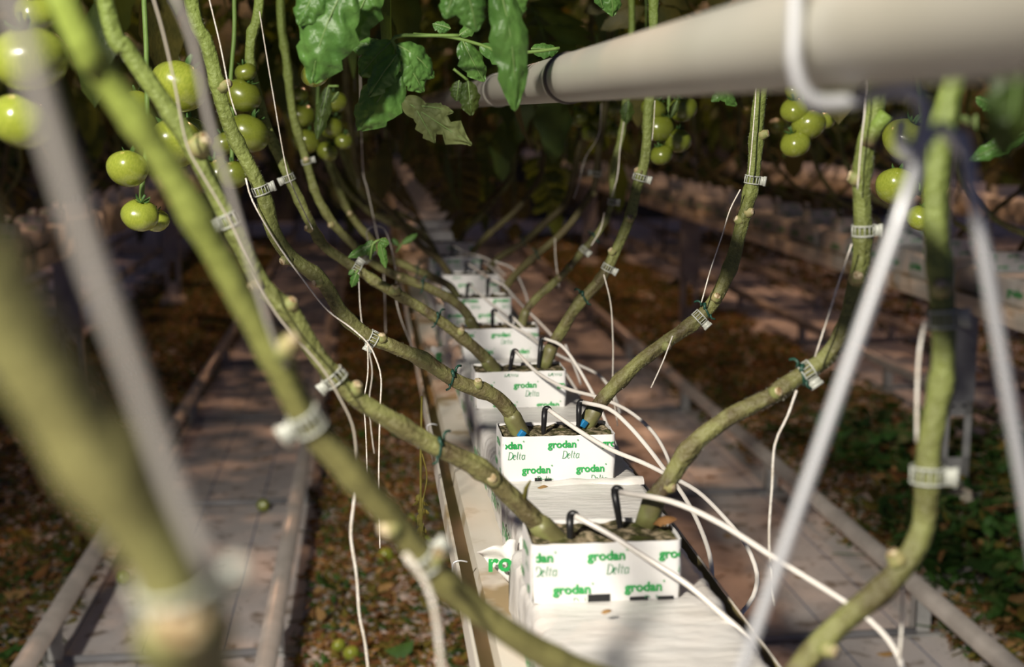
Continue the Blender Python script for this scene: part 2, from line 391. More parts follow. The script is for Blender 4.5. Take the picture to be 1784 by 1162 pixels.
for k in range(0, 8):
    blocks[k] = make_block(k, BX[k], k+1, offs[k][0], offs[k][1], 'white growing block, '+(place_[k] if k < 6 else ('seventh from the camera on the centre gutter' if k == 6 else 'eighth from the camera on the centre gutter')), BLK)
# nearer blocks the photo leaves below its lower edge but whose stems it shows
def dup(root, loc, label=None, group=None, rz=None, cat=None):
    r = root.copy(); LINK(r); r.location = loc
    if rz is not None: r.rotation_euler = (0, 0, rz)
    if label: r['label'] = label
    if group: r['group'] = group
    if cat: r['category'] = cat
    for ch in root.children:
        c = ch.copy(); LINK(c); c.parent = r
        for g in ch.children:
            d = g.copy(); LINK(d); d.parent = c
    return r
far0 = make_block(8, .175, 77, .05, .044, 'white wrapped growing block far down the centre gutter, hardly lit', 'far growing blocks of the centre row', False)
for k in range(9, 26): dup(far0, (.25+rnd.uniform(-.01, .01), Y1+SP*k+BD/2, BZ-BH))
for row, lab in (('right', 'growing block in the dim neighbouring row on the right'), ('left', 'growing block in the dim neighbouring row on the left'), ('far_right', 'growing block in the farthest dim row on the right')):
    src = blocks[3] if row != 'far_right' else far0
    for k in range(3 if row != 'far_right' else 6, 24):
        s_ = src if k < 12 else far0
        d = dup(s_, (ROWX[row]+.25+rnd.uniform(-.012, .012), Y1+SP*k+rnd.uniform(-.02, .02), BZ-BH), lab, 'growing blocks of the '+row.replace('_', ' ')+' row')

# ------ slabs
SZ0, SZ1 = H-.5585, BZ-BH
def make_slab(x0, x1, y0, y1, seed, label, group=None, hi=True, flap=False):
    e = empty('growing_slab', ((x0+x1)/2, (y0+y1)/2, SZ0), label, 'growing slab', group)
    ny = 150 if hi else 24
    sec = []   # closed rounded section
    rc = .012; hx = (x1-x0)/2; hz = (SZ1-SZ0)/2
    for cx, cz, a0 in ((hx-rc, -hz+rc, -90), (hx-rc, hz-rc, 0), (-hx+rc, hz-rc, 90), (-hx+rc, -hz+rc, 180)):
        for q in range(4): a = RD(a0+30*q); sec.append((cx+rc*cos(a), cz+rc*sin(a), cos(a), sin(a)))
    S2 = []
    for i in range(len(sec)):
        a = sec[i]; c = sec[(i+1) % len(sec)]; d = math.hypot(a[0]-c[0], a[1]-c[1]); n = max(1, int(d/(.014 if hi else .06)))
        for q in range(n): S2.append(tuple(a[t]+(c[t]-a[t])*q/n for t in range(4)))
    n = len(S2); vs = []
    for j in range(ny+1):
        y = y0+(y1-y0)*j/ny; endf = min(1, min(j, ny-j)/(ny*.022)+.35)
        for (sx, sz, nx_, nz_) in S2:
            side = abs(nx_)
            wr = (.0030*side+.0011)*noise.noise(Vector((sx*14, y*70, sz*22+seed)))+.0010*noise.noise(Vector((sx*40, y*30, sz*50+seed)))
            if nz_ < -.5: wr = 0
            wr = min(wr, .0003) if nz_ > .5 else wr
            k = endf if sz > 0 else 1
            vs.append(((x0+x1)/2+sx*(.985+.015*endf)+nx_*wr, y, (SZ0+SZ1)/2+sz*(1 if sz < 0 else k)+nz_*wr))
    b = MB(); b.add(vs, [(j*n+i, j*n+(i+1) % n, (j+1)*n+(i+1) % n, (j+1)*n+i) for j in range(ny) for i in range(n)]+[tuple(range(n))[::-1], tuple(ny*n+i for i in range(n))])
    b.build('bag', 'bag', e)
    return e
def slab_print(e, x0, y0, y1, size, step, seed):
    r = random.Random(seed); G = glyph_mesh('grodan', size, size*.03); pr = MB(); y = y0+.07
    while y < y1-.08:
        zz = SZ0+.026+r.uniform(-.006, .012)
        pr.add([(x0-.0042, y-v.x, zz+v.y) for v in G[0]], G[1]); y += step
    pr.build('printed_lettering', 'print', e, False)
SL = 'white plastic growing slabs laid end to end on the centre gutter'
s0 = make_slab(.148, .343, .14, 1.418, 3, 'white plastic growing slab under the nearest block, wide at the lower edge', SL)
s1 = make_slab(.164, .352, 1.434, 2.728, 9, 'wrinkled white growing slab under the second, third and fourth blocks', SL)
s2 = make_slab(.160, .350, 2.744, 4.04, 15, 'white growing slab under the fifth to seventh blocks, in the dim part', SL)
slab_print(s0, .148, .3, 1.4, .026, .17, 1); slab_print(s1, .164, 1.5, 2.7, .026, .15, 2); slab_print(s2, .160, 2.76, 4.0, .026, .17, 3)
# the loose bag ends with big green letters
def bag_end(e, x0, y, w, s, txt, seed):
    n = 14; m_ = 10; vs = []
    for i in range(n+1):
        for j in range(m_+1):
            u = i/n; v = j/m_
            px = x0-.002-w*u*(1-.5*v)-.004*sin(6*u+seed)
            pz = SZ1-.004-(SZ1-SZ0-.006)*v*(.35+.65*(1-u))-.012*u
            vs.append((px, y+.004*sin(9*v+4*u+seed)+.010*u, pz+.002*sin(11*u+3*v)))
    b = MB(); b.add(vs, [(i*(m_+1)+j, (i+1)*(m_+1)+j, (i+1)*(m_+1)+j+1, i*(m_+1)+j+1) for i in range(n) for j in range(m_)])
    o = b.build('bag_flap', 'bag', e); sd = o.modifiers.new('s', 'SOLIDIFY'); sd.thickness = .0006
    G = glyph_mesh(txt, s, s*.035); pr = MB()
    pr.add([(x0-.002-w*.5+v.x, y-.0085, SZ1-.036+v.y) for v in G[0]], G[1]); pr.build('flap_lettering', 'print', e, False)
bag_end(s1, .164, 1.438, .045, .030, 'ro', 1)
bag_end(s2, .160, 2.748, .040, .030, 'g', 4)
# curled loose fold of plastic across the slab in front of the second block
def fold(e, x0, x1, y, z, seed, hgt=.012):
    n = 40; vs = []
    for i in range(n+1):
        u = i/n; x = x0+(x1-x0)*u; zz = noise.noise(Vector((u*5, seed, 0)))
        for j in range(8):
            a = pi*j/7; vs.append((x, y-.010*cos(a)*(1+.3*zz)-.004*sin(u*7+seed), z+hgt*(.5+.5*u)*sin(a)*(1+.5*zz)))
    b = MB(); b.add(vs, [(i*8+j, (i+1)*8+j, (i+1)*8+j+1, i*8+j+1) for i in range(n) for j in range(7)]); b.build('plastic_fold', 'bag', e)
fold(s1, .215, .349, 1.652, SZ1-.001, 2, .008)
fold(s0, .165, .340, 1.405, SZ1-.012, 5, .010)
for i in range(3, 14): make_slab(.162, .350, 1.434+1.31*i+.01, 1.434+1.31*(i+1)-.006, 20+i, 'white growing slab far down the centre gutter, in the dark', 'far slabs of the centre row', False) if i < 12 else None
pr_ = make_slab(ROWX['right']+.16, ROWX['right']+.35, 2.744, 4.04, 41, 'white growing slab in the dim neighbouring row on the right', 'slabs of the right row', False)
slab_print(pr_, ROWX['right']+.160, 2.76, 4.0, .034, .2, 3)
for i in range(1, 12): dup(pr_, (pr_.location.x, pr_.location.y+1.31*i, SZ0))
pl_ = make_slab(ROWX['left']+.16, ROWX['left']+.35, 2.744, 4.04, 42, 'white growing slab in the dim neighbouring row on the left', 'slabs of the left row', False)
for i in range(1, 12): dup(pl_, (pl_.location.x, pl_.location.y+1.31*i, SZ0))
for i in range(0, 10): dup(pl_, (pl_.location.x+5.06, pl_.location.y+1.31*i, SZ0), 'white growing slab in the farthest dim row on the right', 'slabs of the far right row')
#@@PART2
# ---------------------------------------------------------------- heating pipe, hanger, posts
b = MB(); PX, PZ, PR = .2195, H+.0375, .0262
ys = [.12+i*.25 for i in range(60)]
b.tube([(PX, y, PZ) for y in ys], PR, 40)
pipe = b.build('heating_pipe', ['pipe', 'coupler'])
prop(pipe, 'thick white heating pipe running over the row from upper right', 'pipe')
for y, wd in ((1.455, .016), (2.25, .03)):
    b = MB(); b.tube([(PX, y+wd*q, PZ) for q in (0, .02, .5, .98, 1)], [PR+.0002, PR+.0022, PR+.0022, PR+.0022, PR+.0002], 40)
    o = b.mesh('pipe_band'); o = link('pipe_band', o, ['coupler' if wd < .02 else 'pipe'], pipe)
HY = .585
hg = empty('wire_hanger', (.25, HY, H), 'bent galvanised wire hanger holding the pipe above two straight legs', 'hanger')
Xp = PX-PR-.0045
b = MB(); b.tube(spline([(Xp-.002, HY, H+.40), (Xp, HY, H+.20), (Xp, HY, H+.05), (Xp+.001, HY, H+.02), (Xp+.008, HY, H+.0065), (Xp+.022, HY, H+.0045), (Xp+.042, HY, H+.009), (Xp+.052, HY, H+.0095), (Xp+.060, HY, H+.005), (Xp+.0615, HY, H-.006), (Xp+.056, HY, H-.020), (Xp+.051, HY, H-.012), (Xp+.0515, HY, H-.002)], .004), .0034, 12)
b.build('hook', 'wire', hg)
ap = at(1640, 228, HY)
b = MB(); b.tube(spline([ap+Vector((.002, .002, .002)), at(1622, 236, HY), at(1596, 280, HY), at(1560, 400, HY), (.0945, HY, H-.52), (.0935, HY, H-.556), (.0975, HY, H-.562)], .01), .0031, 12); b.build('leg', 'wire', hg)
b = MB(); b.tube(spline([ap+Vector((-.002, -.003, .002)), at(1660, 240, HY), at(1676, 275, HY), at(1705, 390, HY), (.388, HY, H-.51), (.3935, HY, H-.535), (.3925, HY, H-.548)], .01), .0031, 12); b.build('leg', 'wire', hg)
def post(x, y, label, group=None):
    e = empty('gutter_post', (x, y, 0), label, 'post', group)
    b = MB(); b.box(x-.058, x+.058, y-.003, y+.003, H-.99, H-.60, bev=.001); b.box(x-.058, x-.052, y, y+.05, H-.99, H-.60); b.box(x+.052, x+.058, y, y+.05, H-.99, H-.60); b.build('bracket_plate', 'steel_dark', e, False)
    b = MB()
    for s in (-1, 1): b.box(x+s*.04-.013, x+s*.04+.013, y-.002, y+.002, 0, H-.97); b.box(x+s*.052-.001, x+s*.052+.001, y, y+.05, 0, H-.97)
    b.box(x-.053, x+.053, y-.002, y+.002, H-1.04, H-.97); b.box(x-.053, x+.053, y-.002, y+.002, 0, .18)
    b.build('slotted_profile', 'steel', e, False)
    b = MB()
    for s in (-1, 1): b.tube([(x+s*.02, y-.006, H-1.005), (x+s*.02, y-.002, H-1.005)], .006, 8)
    b.build('bolt', 'black', e)
    b = MB(); b.box(x-.08, x+.08, y-.06, y+.09, 0, .07, bev=.012); b.build('foot', 'gutter', e)
    return e
p0 = post(2.02, 4.31, 'grey slotted gutter post at right, nearest of the posts')
dup(p0, (1.965, 7.98, 0), 'dark gutter post right of centre, second of the right row'); dup(p0, (1.965, 11.75, 0), 'small dark gutter post near the row end on the right')
for i, y in enumerate((6.3, 9.6, 12.9)): dup(p0, (-1.41, y, 0), 'dim gutter post below the left growing row', 'posts of the left row')
# S hooks on the gutter lip
for px, py, lab in ((789, 955, 'small bent wire hook on the near gutter lip'), (742, 790, 'small bent wire hook on the gutter lip, farther back')):
    Y = (.1)*F/(px-VX); b = MB()
    b.tube(spline([(.112, Y, H-.5475), (.104, Y, H-.5455), (.0955, Y, H-.5475), (.0935, Y, H-.556), (.0925, Y+.004, H-.585), (.0945, Y+.002, H-.592), (.0945, Y-.004, H-.575)], .003), .0011, 8)
    prop(b.build('wire_hook', 'wire'), lab, 'hook')

# ---------------------------------------------------------------- leaves
def leaflet(b, base, d, n, L, W, droop=.6, lobes=3, lobed=.3, seed=0, nu=14, nv=4, fold=.25, curl=.25, bump=.06, mi=0, vein=None, side=0, rib=0, tip=.75):
    d = d.normalized(); n = (n-d*n.dot(d)).normalized(); s = d.cross(n)
    P = Vector(base); vs = []; mid = []
    for i in range(nu+1):
        u = i/nu; a = droop*(u-.25)
        du = d*cos(a)-n*sin(a); nn = n*cos(a)+d*sin(a)
        du = (du+s*side*(u-.3)).normalized()
        if i: P = P+du*(L/nu)
        prof = (math.sin(pi*min(1, u**.72)))**tip if 0 < u < 1 else 0
        ph = (u*lobes+.15) % 1
        lob = 1-lobed*(ph if ph > .2 else (1-ph*4)*.8+.1)
        wd = W*prof*max(.15, lob)
        mid.append(P+nn*.0004)
        for j in range(-nv, nv+1):
            v = j/nv; av = abs(v)
            q = P+s*(v*wd)+nn*(av*wd*fold-av*av*wd*(fold+curl))+du*(av*wd*.30)
            q = q+nn*(bump*W*(noise.noise(Vector((u*7*L/.1, v*2.2, seed)))*1.6+.35*math.cos(u*lobes*4*pi+av*2)*av)+(rib*W*(abs(sin(pi*(u*8-av*2.0)))*.8-.4+.8*noise.noise(Vector((u*16, v*6, seed)))) if rib else 0))
            vs.append(q)
    m_ = 2*nv+1
    fs = [(i*m_+j, i*m_+j+1, (i+1)*m_+j+1, (i+1)*m_+j) for i in range(nu) for j in range(2*nv)]
    b.add(vs, fs, mi)
    if vein is not None:
        b.tube([q-(n*.0002) for q in mid], [.0011*(1-.7*i/nu) for i in range(nu+1)], 5, vein)
    return P
def compound(b, base, d, up, L, r, nl=5, droop=.9, W=.28, lod=(5, 1), mi=0, vmi=1, leafL=.42):
    """a whole tomato leaf: a bent rachis with paired leaflets and one at the end"""
    d = d.normalized(); up = (up-d*up.dot(d)).normalized(); s = d.cross(up); P = Vector(base); pts = [P.copy()]; n = 8; fr = []
    for i in range(n):
        a = droop*(i+.5)/n; du = d*cos(a)-up*sin(a); P = P+du*(L/n); pts.append(P.copy()); fr.append((P.copy(), du, up*cos(a)+d*sin(a)))
    b.tube(pts, [.0026*(1-.6*i/n) for i in range(n+1)], 5, vmi)
    k = 0
    for i in range(2, n):
        if (i % 2 == 0) or nl > 5:
            p, du, nn = fr[i-1]
            for sd in (-1, 1):
                l = L*leafL*(.75+.3*r.random())*(1-.03*i)
                leaflet(b, p, (du*.45+s*sd+nn*.12*r.uniform(-1, 1)), nn+s*sd*r.uniform(-.4, .3), l, l*W, r.uniform(.3, 1.1), 3, .38, r.random()*50, lod[0], lod[1], .25, .3, .05, mi)
    p, du, nn = fr[-1]; l = L*leafL*1.15; leaflet(b, p, du, nn, l, l*W*1.1, .7, 3, .38, r.random()*50, lod[0], lod[1], .25, .3, .05, mi)

def crown(seed, h=1.0, n=13, rad=1.0):
    r = random.Random(seed); b = MB()
    for i in range(n):
        a = i*2.4+r.uniform(-.4, .4); z = h*(i+.5)/n
        d = Vector((cos(a), sin(a), r.uniform(-.15, .5)))
        compound(b, (0, 0, z), d, Vector((0, 0, 1)), r.uniform(.30, .42)*rad, r, 6, r.uniform(.9, 1.7), .27, (5, 1), r.choice((0, 0, 0, 2)))
    return b.mesh('foliage')
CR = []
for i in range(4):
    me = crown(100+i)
    for q in ('leaf_shaded', 'stalk', 'leaf_old'): me.materials.append(MT[q])
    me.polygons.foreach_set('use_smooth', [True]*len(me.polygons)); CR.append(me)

# ---------------------------------------------------------------- vines
class Vine: pass
VN = {}
def vine(key, px, Y, r0, r1, label, group=None, seed=0, matn='stem', hair=0, nodes=(), ext=.5, seg=26, lean=None, step=.006):
    P3 = pathpx(px, Y)
    T = (P3[-1]-P3[-2]).normalized(); T = (T*.5+Vector((0, 0, 1))).normalized() if lean is None else Vector(lean).normalized()
    if ext: P3 += [P3[-1]+T*ext*.5, P3[-1]+T*ext]
    S = spline(P3, step); n = len(S); r = random.Random(seed+3)
    tot = n*step; R = []
    # swellings where leaves were cut
    nd = [(i*.085+r.uniform(-.02, .02)) for i in range(1, int(tot/.085)+1)]
    for i in range(n):
        t = i/n; q = (r0+(r1-r0)*t)*(.80+.10*max(0, 1-t*6)); s_ = i*step
        for x in nd: q *= 1+.20*math.exp(-((s_-x)/.008)**2)
        R.append(q)
    # small zigzag of the internodes
    ph = r.random()*6
    S = [p+Vector((sin(i*step*36+ph), .3*sin(i*step*29), cos(i*step*41+ph)))*.0022 for i, p in enumerate(S)]
    R[0] *= 1.05
    v = Vine(); v.S = S; v.R = R; v.r = r
    e = empty('tomato_vine', S[0], label, 'tomato vine', group); v.e = e
    b = MB(); b.tube(S, R, seg, 0, True, .10, .10, seed)
    if hair:
        hs = []; hf = []
        for _ in range(hair):
            i = r.randrange(4, n-2); T = (S[i+1]-S[i-1]).normalized(); o = T.orthogonal().normalized(); a = r.random()*2*pi
            d = o*cos(a)+T.cross(o)*sin(a); p = S[i]+d*R[i]*.97+T*r.uniform(-.003, .003); l = r.uniform(.0012, .0028); q = len(hs)
            d2 = (d+T*r.uniform(-.4, .4)).normalized(); t = T*.00011
            hs += [p-t, p+t, p+d2*l]; hf.append((q, q+1, q+2))
        b.add(hs, hf, 1)
    b.build('stem', [matn, 'hair'], e)
    VN[key] = v
    for nn in nodes: scar(v, *nn)
    return v
def near(v, px, py):
    best = min(range(2, len(v.S)-2), key=lambda i: (pix(v.S[i])[0]-px)**2+(pix(v.S[i])[1]-py)**2)
    return best, v.S[best], (v.S[best+2]-v.S[best-2]).normalized(), v.R[best]
def scar(v, px, py, side=0, L=.009, r=.0055, front=.7):
    L *= .6; r *= .95
    """a cut leaf stub: side -1 left, 1 right of the stem as the path sees it"""
    i, p, T, R = near(v, px, py); vd = (CAM-p).normalized(); sd = T.cross(vd).normalized()
    if sd.dot(RGT) < 0: sd = -sd
    d = (sd*side+vd*front+T*.35).normalized()
    b = MB(); pts = [p+d*(R*.55), p+d*(R*.9+L*.3), p+d*(R+L*.8), p+d*(R+L)]
    b.tube(pts, [r*1.7, r*1.25, r, r*.95], 10, 0, True, .12, 0, px)
    b.tube([pts[-1]-d*.0016, pts[-1]+d*.0006], [r*1.04, r*.80], 10, 1, True, .1, 0, px)
    prop(b.build('cut_stub', ['stub', 'scar'], v.e), 'pale cut end of a removed leaf')
# ---- stems left of the centre row
vine('L-1', [(960, 2450, .50), (640, 1750, .42), (345, 1200, .375), (300, 1010, .36), (180, 800, .35), (30, 560, .34), (-180, 250, .33)], None, .0135, .0125, 'very blurred thick green vine stem crossing the lower left corner', seed=1, ext=0, seg=24, matn='stem_old')
vine('L0', [(1330, 1330), (1180, 1240), (1000, 1165), (850, 1075), (775, 1015), (700, 925), (610, 820), (535, 735), (488, 630), (425, 520), (350, 400), (265, 260), (180, 120), (115, 0)], (.83, .66), .0108, .0066, 'out of focus bright green vine stem sweeping from bottom centre to the top left', seed=2, nodes=((740, 985, 1), (495, 610, 1, .016), (700, 915, -1, .006)), seg=24, lean=(-.35, -.1, .9), matn='stem_young')
vine('L1', [(966, 940), (935, 905), (890, 862), (840, 822), (760, 778), (690, 735), (610, 685), (545, 610), (505, 545), (455, 495), (425, 430), (385, 350), (340, 270), (285, 185), (230, 95), (185, 0)], (1.27, 1.22), .0110, .0082, 'green vine stem rising left from the nearest white block, a pale clip at its bend', seed=3, hair=1500,
     nodes=((870, 838, 0), (615, 690, 1, .012), (505, 540, 1, .006), (440, 500, -1), (330, 268, 1, .02, .008)))
vine('L2', [(908, 752), (885, 715), (850, 686), (800, 664), (740, 628), (690, 608), (640, 585), (595, 545), (562, 490), (510, 450), (475, 400), (452, 330), (415, 250), (385, 170), (358, 80), (335, 0)], (1.70, 1.62), .0108, .0105, 'vine stem rising left from the second block, green tie and clip on it', seed=4, hair=1500,
     nodes=((832, 672, 1, .008), (668, 598, 1, .006), (560, 490, -1, .006), (500, 455, -1, .012), (382, 160, 1, .016)))
vine('L3', [(860, 646), (830, 610), (795, 578), (745, 545), (690, 512), (640, 480), (600, 455), (562, 425), (535, 380), (510, 325), (492, 280), (458, 205), (440, 130), (440, 60), (450, -5)], (2.14, 2.08), .0105, .0088, 'vine stem rising left from the third block, knobbly scar at its middle', seed=5, hair=900,
     nodes=((685, 510, 1, .01, .008), (548, 395, -1, .008), (800, 580, 1, .006)))
vine('L4', [(828, 572), (812, 545), (780, 520), (740, 497), (690, 480), (655, 462), (615, 425), (585, 395), (555, 345), (535, 290), (515, 210), (498, 110), (490, 0)], (2.58, 2.52), .0105, .0088, 'vine stem rising left from the fourth block, small leaves at its bend', seed=6, nodes=((528, 285, 0, .006), (580, 388, -1, .005), (700, 482, 0, .005)))
vine('L5', [(797, 520), (780, 497), (750, 480), (705, 462), (670, 447), (640, 410), (612, 375), (590, 330), (565, 260), (552, 170), (545, 60)], (3.02, 2.95), .010, .0095, 'vine stem rising left from the fifth block behind the small leaves', seed=7, nodes=((612, 375, 0, .005),))
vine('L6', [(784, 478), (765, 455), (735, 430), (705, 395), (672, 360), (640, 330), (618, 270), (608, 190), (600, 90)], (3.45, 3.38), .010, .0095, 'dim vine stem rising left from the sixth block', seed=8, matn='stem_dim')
# ---- stems right of the centre row
vine('R0', [(1330, 1420), (1350, 1250), (1400, 1165), (1465, 1090), (1545, 1010), (1600, 930), (1618, 860), (1625, 780), (1640, 660), (1636, 520), (1634, 400), (1638, 280), (1650, 170), (1668, 60)], (.88, .92), .0115, .0098, 'soft focus green vine stem at far right behind the wire legs', seed=9, nodes=((1640, 500, 0, .006), (1560, 975, -1, .010), (1437, 1128, 1, .010)), seg=24)
vine('R1', [(1128, 898), (1138, 868), (1165, 832), (1205, 782), (1265, 735), (1335, 692), (1385, 655), (1440, 622), (1474, 580), (1492, 500), (1500, 420), (1500, 330), (1510, 270), (1522, 215), (1530, 140)], (1.29, 1.27), .0108, .0100, 'hairy green vine stem rising right from the nearest block to a clip and tie', seed=10, hair=2600,
     nodes=((1490, 318, -1, .009, .006, .3), (1500, 488, 0, .006, .006), (1345, 690, 0, .006), (1160, 850, 1, .004)))
b_ = VN['R1']; bb = MB(); bb.tube(spline([at(1512, 255, 1.27), at(1525, 225, 1.265), at(1545, 198, 1.26)], .004), [.008]*3+[.007]*40 if False else .0075, 12, 0, True, .1); bb.build('side_shoot', 'stem', b_.e)
vine('R2', [(1022, 738), (1038, 708), (1065, 675), (1105, 640), (1150, 607), (1190, 575), (1222, 545), (1250, 510), (1278, 460), (1290, 415), (1298, 370), (1308, 310), (1318, 240), (1330, 150), (1338, 60)], (1.73, 1.70), .0108, .0102, 'hairy vine stem rising right from the second block with tie and clip at mid height', seed=11, hair=2200,
     nodes=((1328, 240, 1, .012, .005, .3), (1286, 385, -1, .008, .005), (1240, 520, 0, .005), (1165, 605, 1, .004), (1302, 370, 1, .006)))
vine('R3', [(950, 627), (962, 600), (985, 568), (1010, 530), (1040, 492), (1070, 440), (1098, 385), (1110, 320), (1125, 260), (1132, 190), (1138, 90)], (2.16, 2.12), .0105, .0100, 'straight vine stem rising right from the third block, two clips on it', seed=12, hair=700, nodes=((1050, 430, -1, .006), (1100, 385, 0, .006), (1105, 300, -1, .006)))
vine('R4', [(912, 562), (920, 540), (945, 510), (975, 480), (1008, 448), (1040, 410), (1062, 360), (1070, 300), (1082, 230), (1095, 120)], (2.60, 2.56), .0085, .0072, 'thin vine stem rising right from the fourth block', seed=13, nodes=((965, 478, 0, .005), (985, 458, 0, .005)))
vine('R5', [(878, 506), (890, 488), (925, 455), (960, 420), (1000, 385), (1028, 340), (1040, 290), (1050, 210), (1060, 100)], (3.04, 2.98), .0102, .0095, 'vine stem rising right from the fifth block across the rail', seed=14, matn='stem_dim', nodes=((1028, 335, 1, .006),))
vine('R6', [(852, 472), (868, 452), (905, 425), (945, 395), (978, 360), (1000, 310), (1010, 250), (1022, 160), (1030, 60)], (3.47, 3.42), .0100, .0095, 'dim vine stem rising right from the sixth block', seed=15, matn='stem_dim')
for key in ('L1', 'L2', 'L3', 'L4', 'R1', 'R2', 'R3', 'R4'):
    v = VN[key]; b = MB(); n_ = 5; d0 = (v.S[3]-v.S[0]).normalized()
    pts = [v.S[0]-d0*.012, v.S[0]]+v.S[1:n_]; b.tube(pts, [v.R[0]*1.18]*(len(pts)-1)+[v.R[n_]*1.02], 18, 0, True, .08, .05, 3)
    prop(b.build('rootstock_collar', 'collar', v.e), 'pale green foot of the stem')
# far vines: copies, the foliage carried high on each
rv = random.Random(21)
def add_crown(e, off, z, which, rot, sc=1.0):
    o = bpy.data.objects.new('foliage', CR[which]); LINK(o); o.parent = e
    o.location = Vector(off)+Vector((0, 0, z)); o.rotation_euler = (0, 0, rot); o.scale = (sc, sc, sc); return o
for key, v in VN.items():
    if key in ('L3', 'L4', 'L5', 'L6', 'R4', 'R5', 'R6'):
        top = v.S[-1]-v.S[0]; add_crown(v.e, (top.x, top.y, 0), top.z-.22, rv.randrange(4), rv.random()*6, 1)
def far_vine(src, loc, label, group, rz=0, low=0):
    r_ = src.e.copy(); LINK(r_); r_.location = loc; r_['label'] = label; r_['group'] = group; r_.rotation_euler = (0, 0, rz)
    st = [c for c in src.e.children if c.name.startswith('stem')][0].copy(); LINK(st); st.parent = r_
    top = src.S[-1]-src.S[0]
    add_crown(r_, (top.x, top.y, 0), top.z-.40-low+rv.uniform(-.05, .05), rv.randrange(4), rv.random()*6, rv.uniform(.95, 1.2))
    return r_
Ls = [VN['L6'], VN['L5'], VN['L4']]; Rs = [VN['R6'], VN['R5'], VN['R4']]
for k in range(6, 28):
    for src, off, sd in ((rv.choice(Ls), .028, 'left'), (rv.choice(Rs), .125, 'right')):
        far_vine(src, (.168+off, Y1+SP*k+.04, BZ-.004), 'dim vine stem far down the centre row, leaning '+sd+' from its block', 'far vines of the centre row leaning '+sd, 0, .06)
for k in range(2, 26):
    for src, off in ((rv.choice(Ls), .028), (rv.choice(Rs), .125)):
        far_vine(src, (ROWX['right']+.17+off, Y1+SP*k+.04, BZ-.004), 'dark leafy vine of the neighbouring row on the right', 'vines of the right row', rv.uniform(-.3, .3), .0)
        if k > 3: far_vine(src, (ROWX['left']+.17+off, Y1+SP*k+.04, BZ-.004), 'dark leafy vine of the neighbouring row on the left', 'vines of the left row', rv.uniform(-.3, .3), .0)
        if k > 5 and k % 2: far_vine(src, (ROWX['far_right']+.17+off, Y1+SP*k+.04, BZ-.004), 'dark leafy vine of the farthest row on the right', 'vines of the far right row', rv.uniform(-.3, .3), .05)
# a hedge of plants closes the far end of the rows
for i in range(34):
    c = empty('tomato_plant', (-5+i*.42, 13.5+rv.uniform(-.6, .6), 0), 'dark bushy tomato plant closing the far end of the paths', 'tomato plant', 'plants at the far end')
    b = MB(); b.tube([(c.location.x, c.location.y, .0), (c.location.x+.02, c.location.y, 1.0), (c.location.x, c.location.y, 2.2)], .009, 6); b.build('stem', 'stem_dim', c)
    for z in (.7, 1.45): add_crown(c, (0, 0, 0), z, rv.randrange(4), rv.random()*6, 1.5)

# ---- individual leaves close to the camera
def pleaf(b, base, tip, w, Y, n=(0, -1, .5), droop=.5, seed=0, lobes=3, lobed=.27, mi=0, nu=54, nv=9, curl=.42, fold=.22, side=0, dy=0):
    B = at(base[0], base[1], Y); T_ = at(tip[0], tip[1], Y+dy); d = T_-B; L = d.length*1.04; N_ = Vector(n)
    leaflet(b, B, d, N_, L, w*Y/F, droop, lobes, lobed, seed, nu, nv, fold, curl, .09, mi, 1, side, .035, .62)
def leaf_thing(label, items, Y, ry=(), mi='leaf', parent=None, name='tomato_leaf'):
    e = empty(name, at(items[0][0][0], items[0][0][1], Y), label, 'leaf')
    for i, it in enumerate(items):
        b = MB(); pleaf(b, it[0], it[1], it[2], it[3] if len(it) > 3 else Y, seed=i*3.3+Y*10, **(it[4] if len(it) > 4 else {}))
        b.build('leaflet', [mi, 'vein'], e)
    if ry:
        b = MB(); b.tube(spline([at(x, y, Y) for x, y in ry], .006), .0021, 8); b.build('leaf_stalk', 'stalk', e)
    return e
leaf_thing('large drooping dark green leaf at upper left of the leaf group', [((605, -30), (528, 138), 62, 1.45, dict(droop=.7, side=-.2)), ((655, -40), (600, 75), 40, 1.50, dict(droop=.6)), ((560, -30), (518, 40), 34, 1.45, dict())], 1.45, ((700, -60), (655, -35), (605, -30)))
leaf_thing('broad glossy green leaf of five leaflets hanging at top centre', [((695, 120), (622, 228), 44, 1.55, dict(droop=.8, side=.25, lobed=.22)), ((683, 72), (625, 128), 36, 1.56, dict(droop=.6)), ((690, 78), (765, 125), 32, 1.55, dict(droop=.9, side=.3)), ((697, 95), (742, 158), 30, 1.55, dict(droop=.8)), ((692, 95), (640, 165), 26, 1.54, dict(droop=.5)), ((668, 78), (612, 78), 22, 1.57, dict(droop=.6))], 1.55, ((800, 62), (740, 62), (700, 62), (683, 70), (694, 90), (697, 125)))
leaf_thing('curling green leaf right of the broad leaf, bright veins', [((805, 68), (842, 142), 26, 1.62, dict(droop=.5, side=-.3)), ((835, 78), (905, 112), 20, 1.62, dict(droop=.4)), ((785, 50), (755, 40), 14, 1.62, dict()), ((925, 85), (972, 85), 17, 1.66, dict(droop=.3)), ((800, 62), (830, 40), 13, 1.62, dict()), ((870, 90), (905, 60), 18, 1.64, dict(droop=.3))], 1.62, ((720, 60), (780, 64), (830, 76), (880, 92), (930, 90), (975, 84)))
leaf_thing('long dark green leaf hanging down over the white pipe', [((868, -30), (912, 186), 38, 1.35, dict(droop=.45, side=.25, lobed=.25)), ((810, -30), (832, 52), 32, 1.35, dict(droop=.5)), ((800, -35), (775, 30), 26, 1.36, dict()), ((895, -30), (905, 30), 24, 1.36, dict())], 1.35, ((760, -60), (810, -32), (868, -30), (900, -30)))
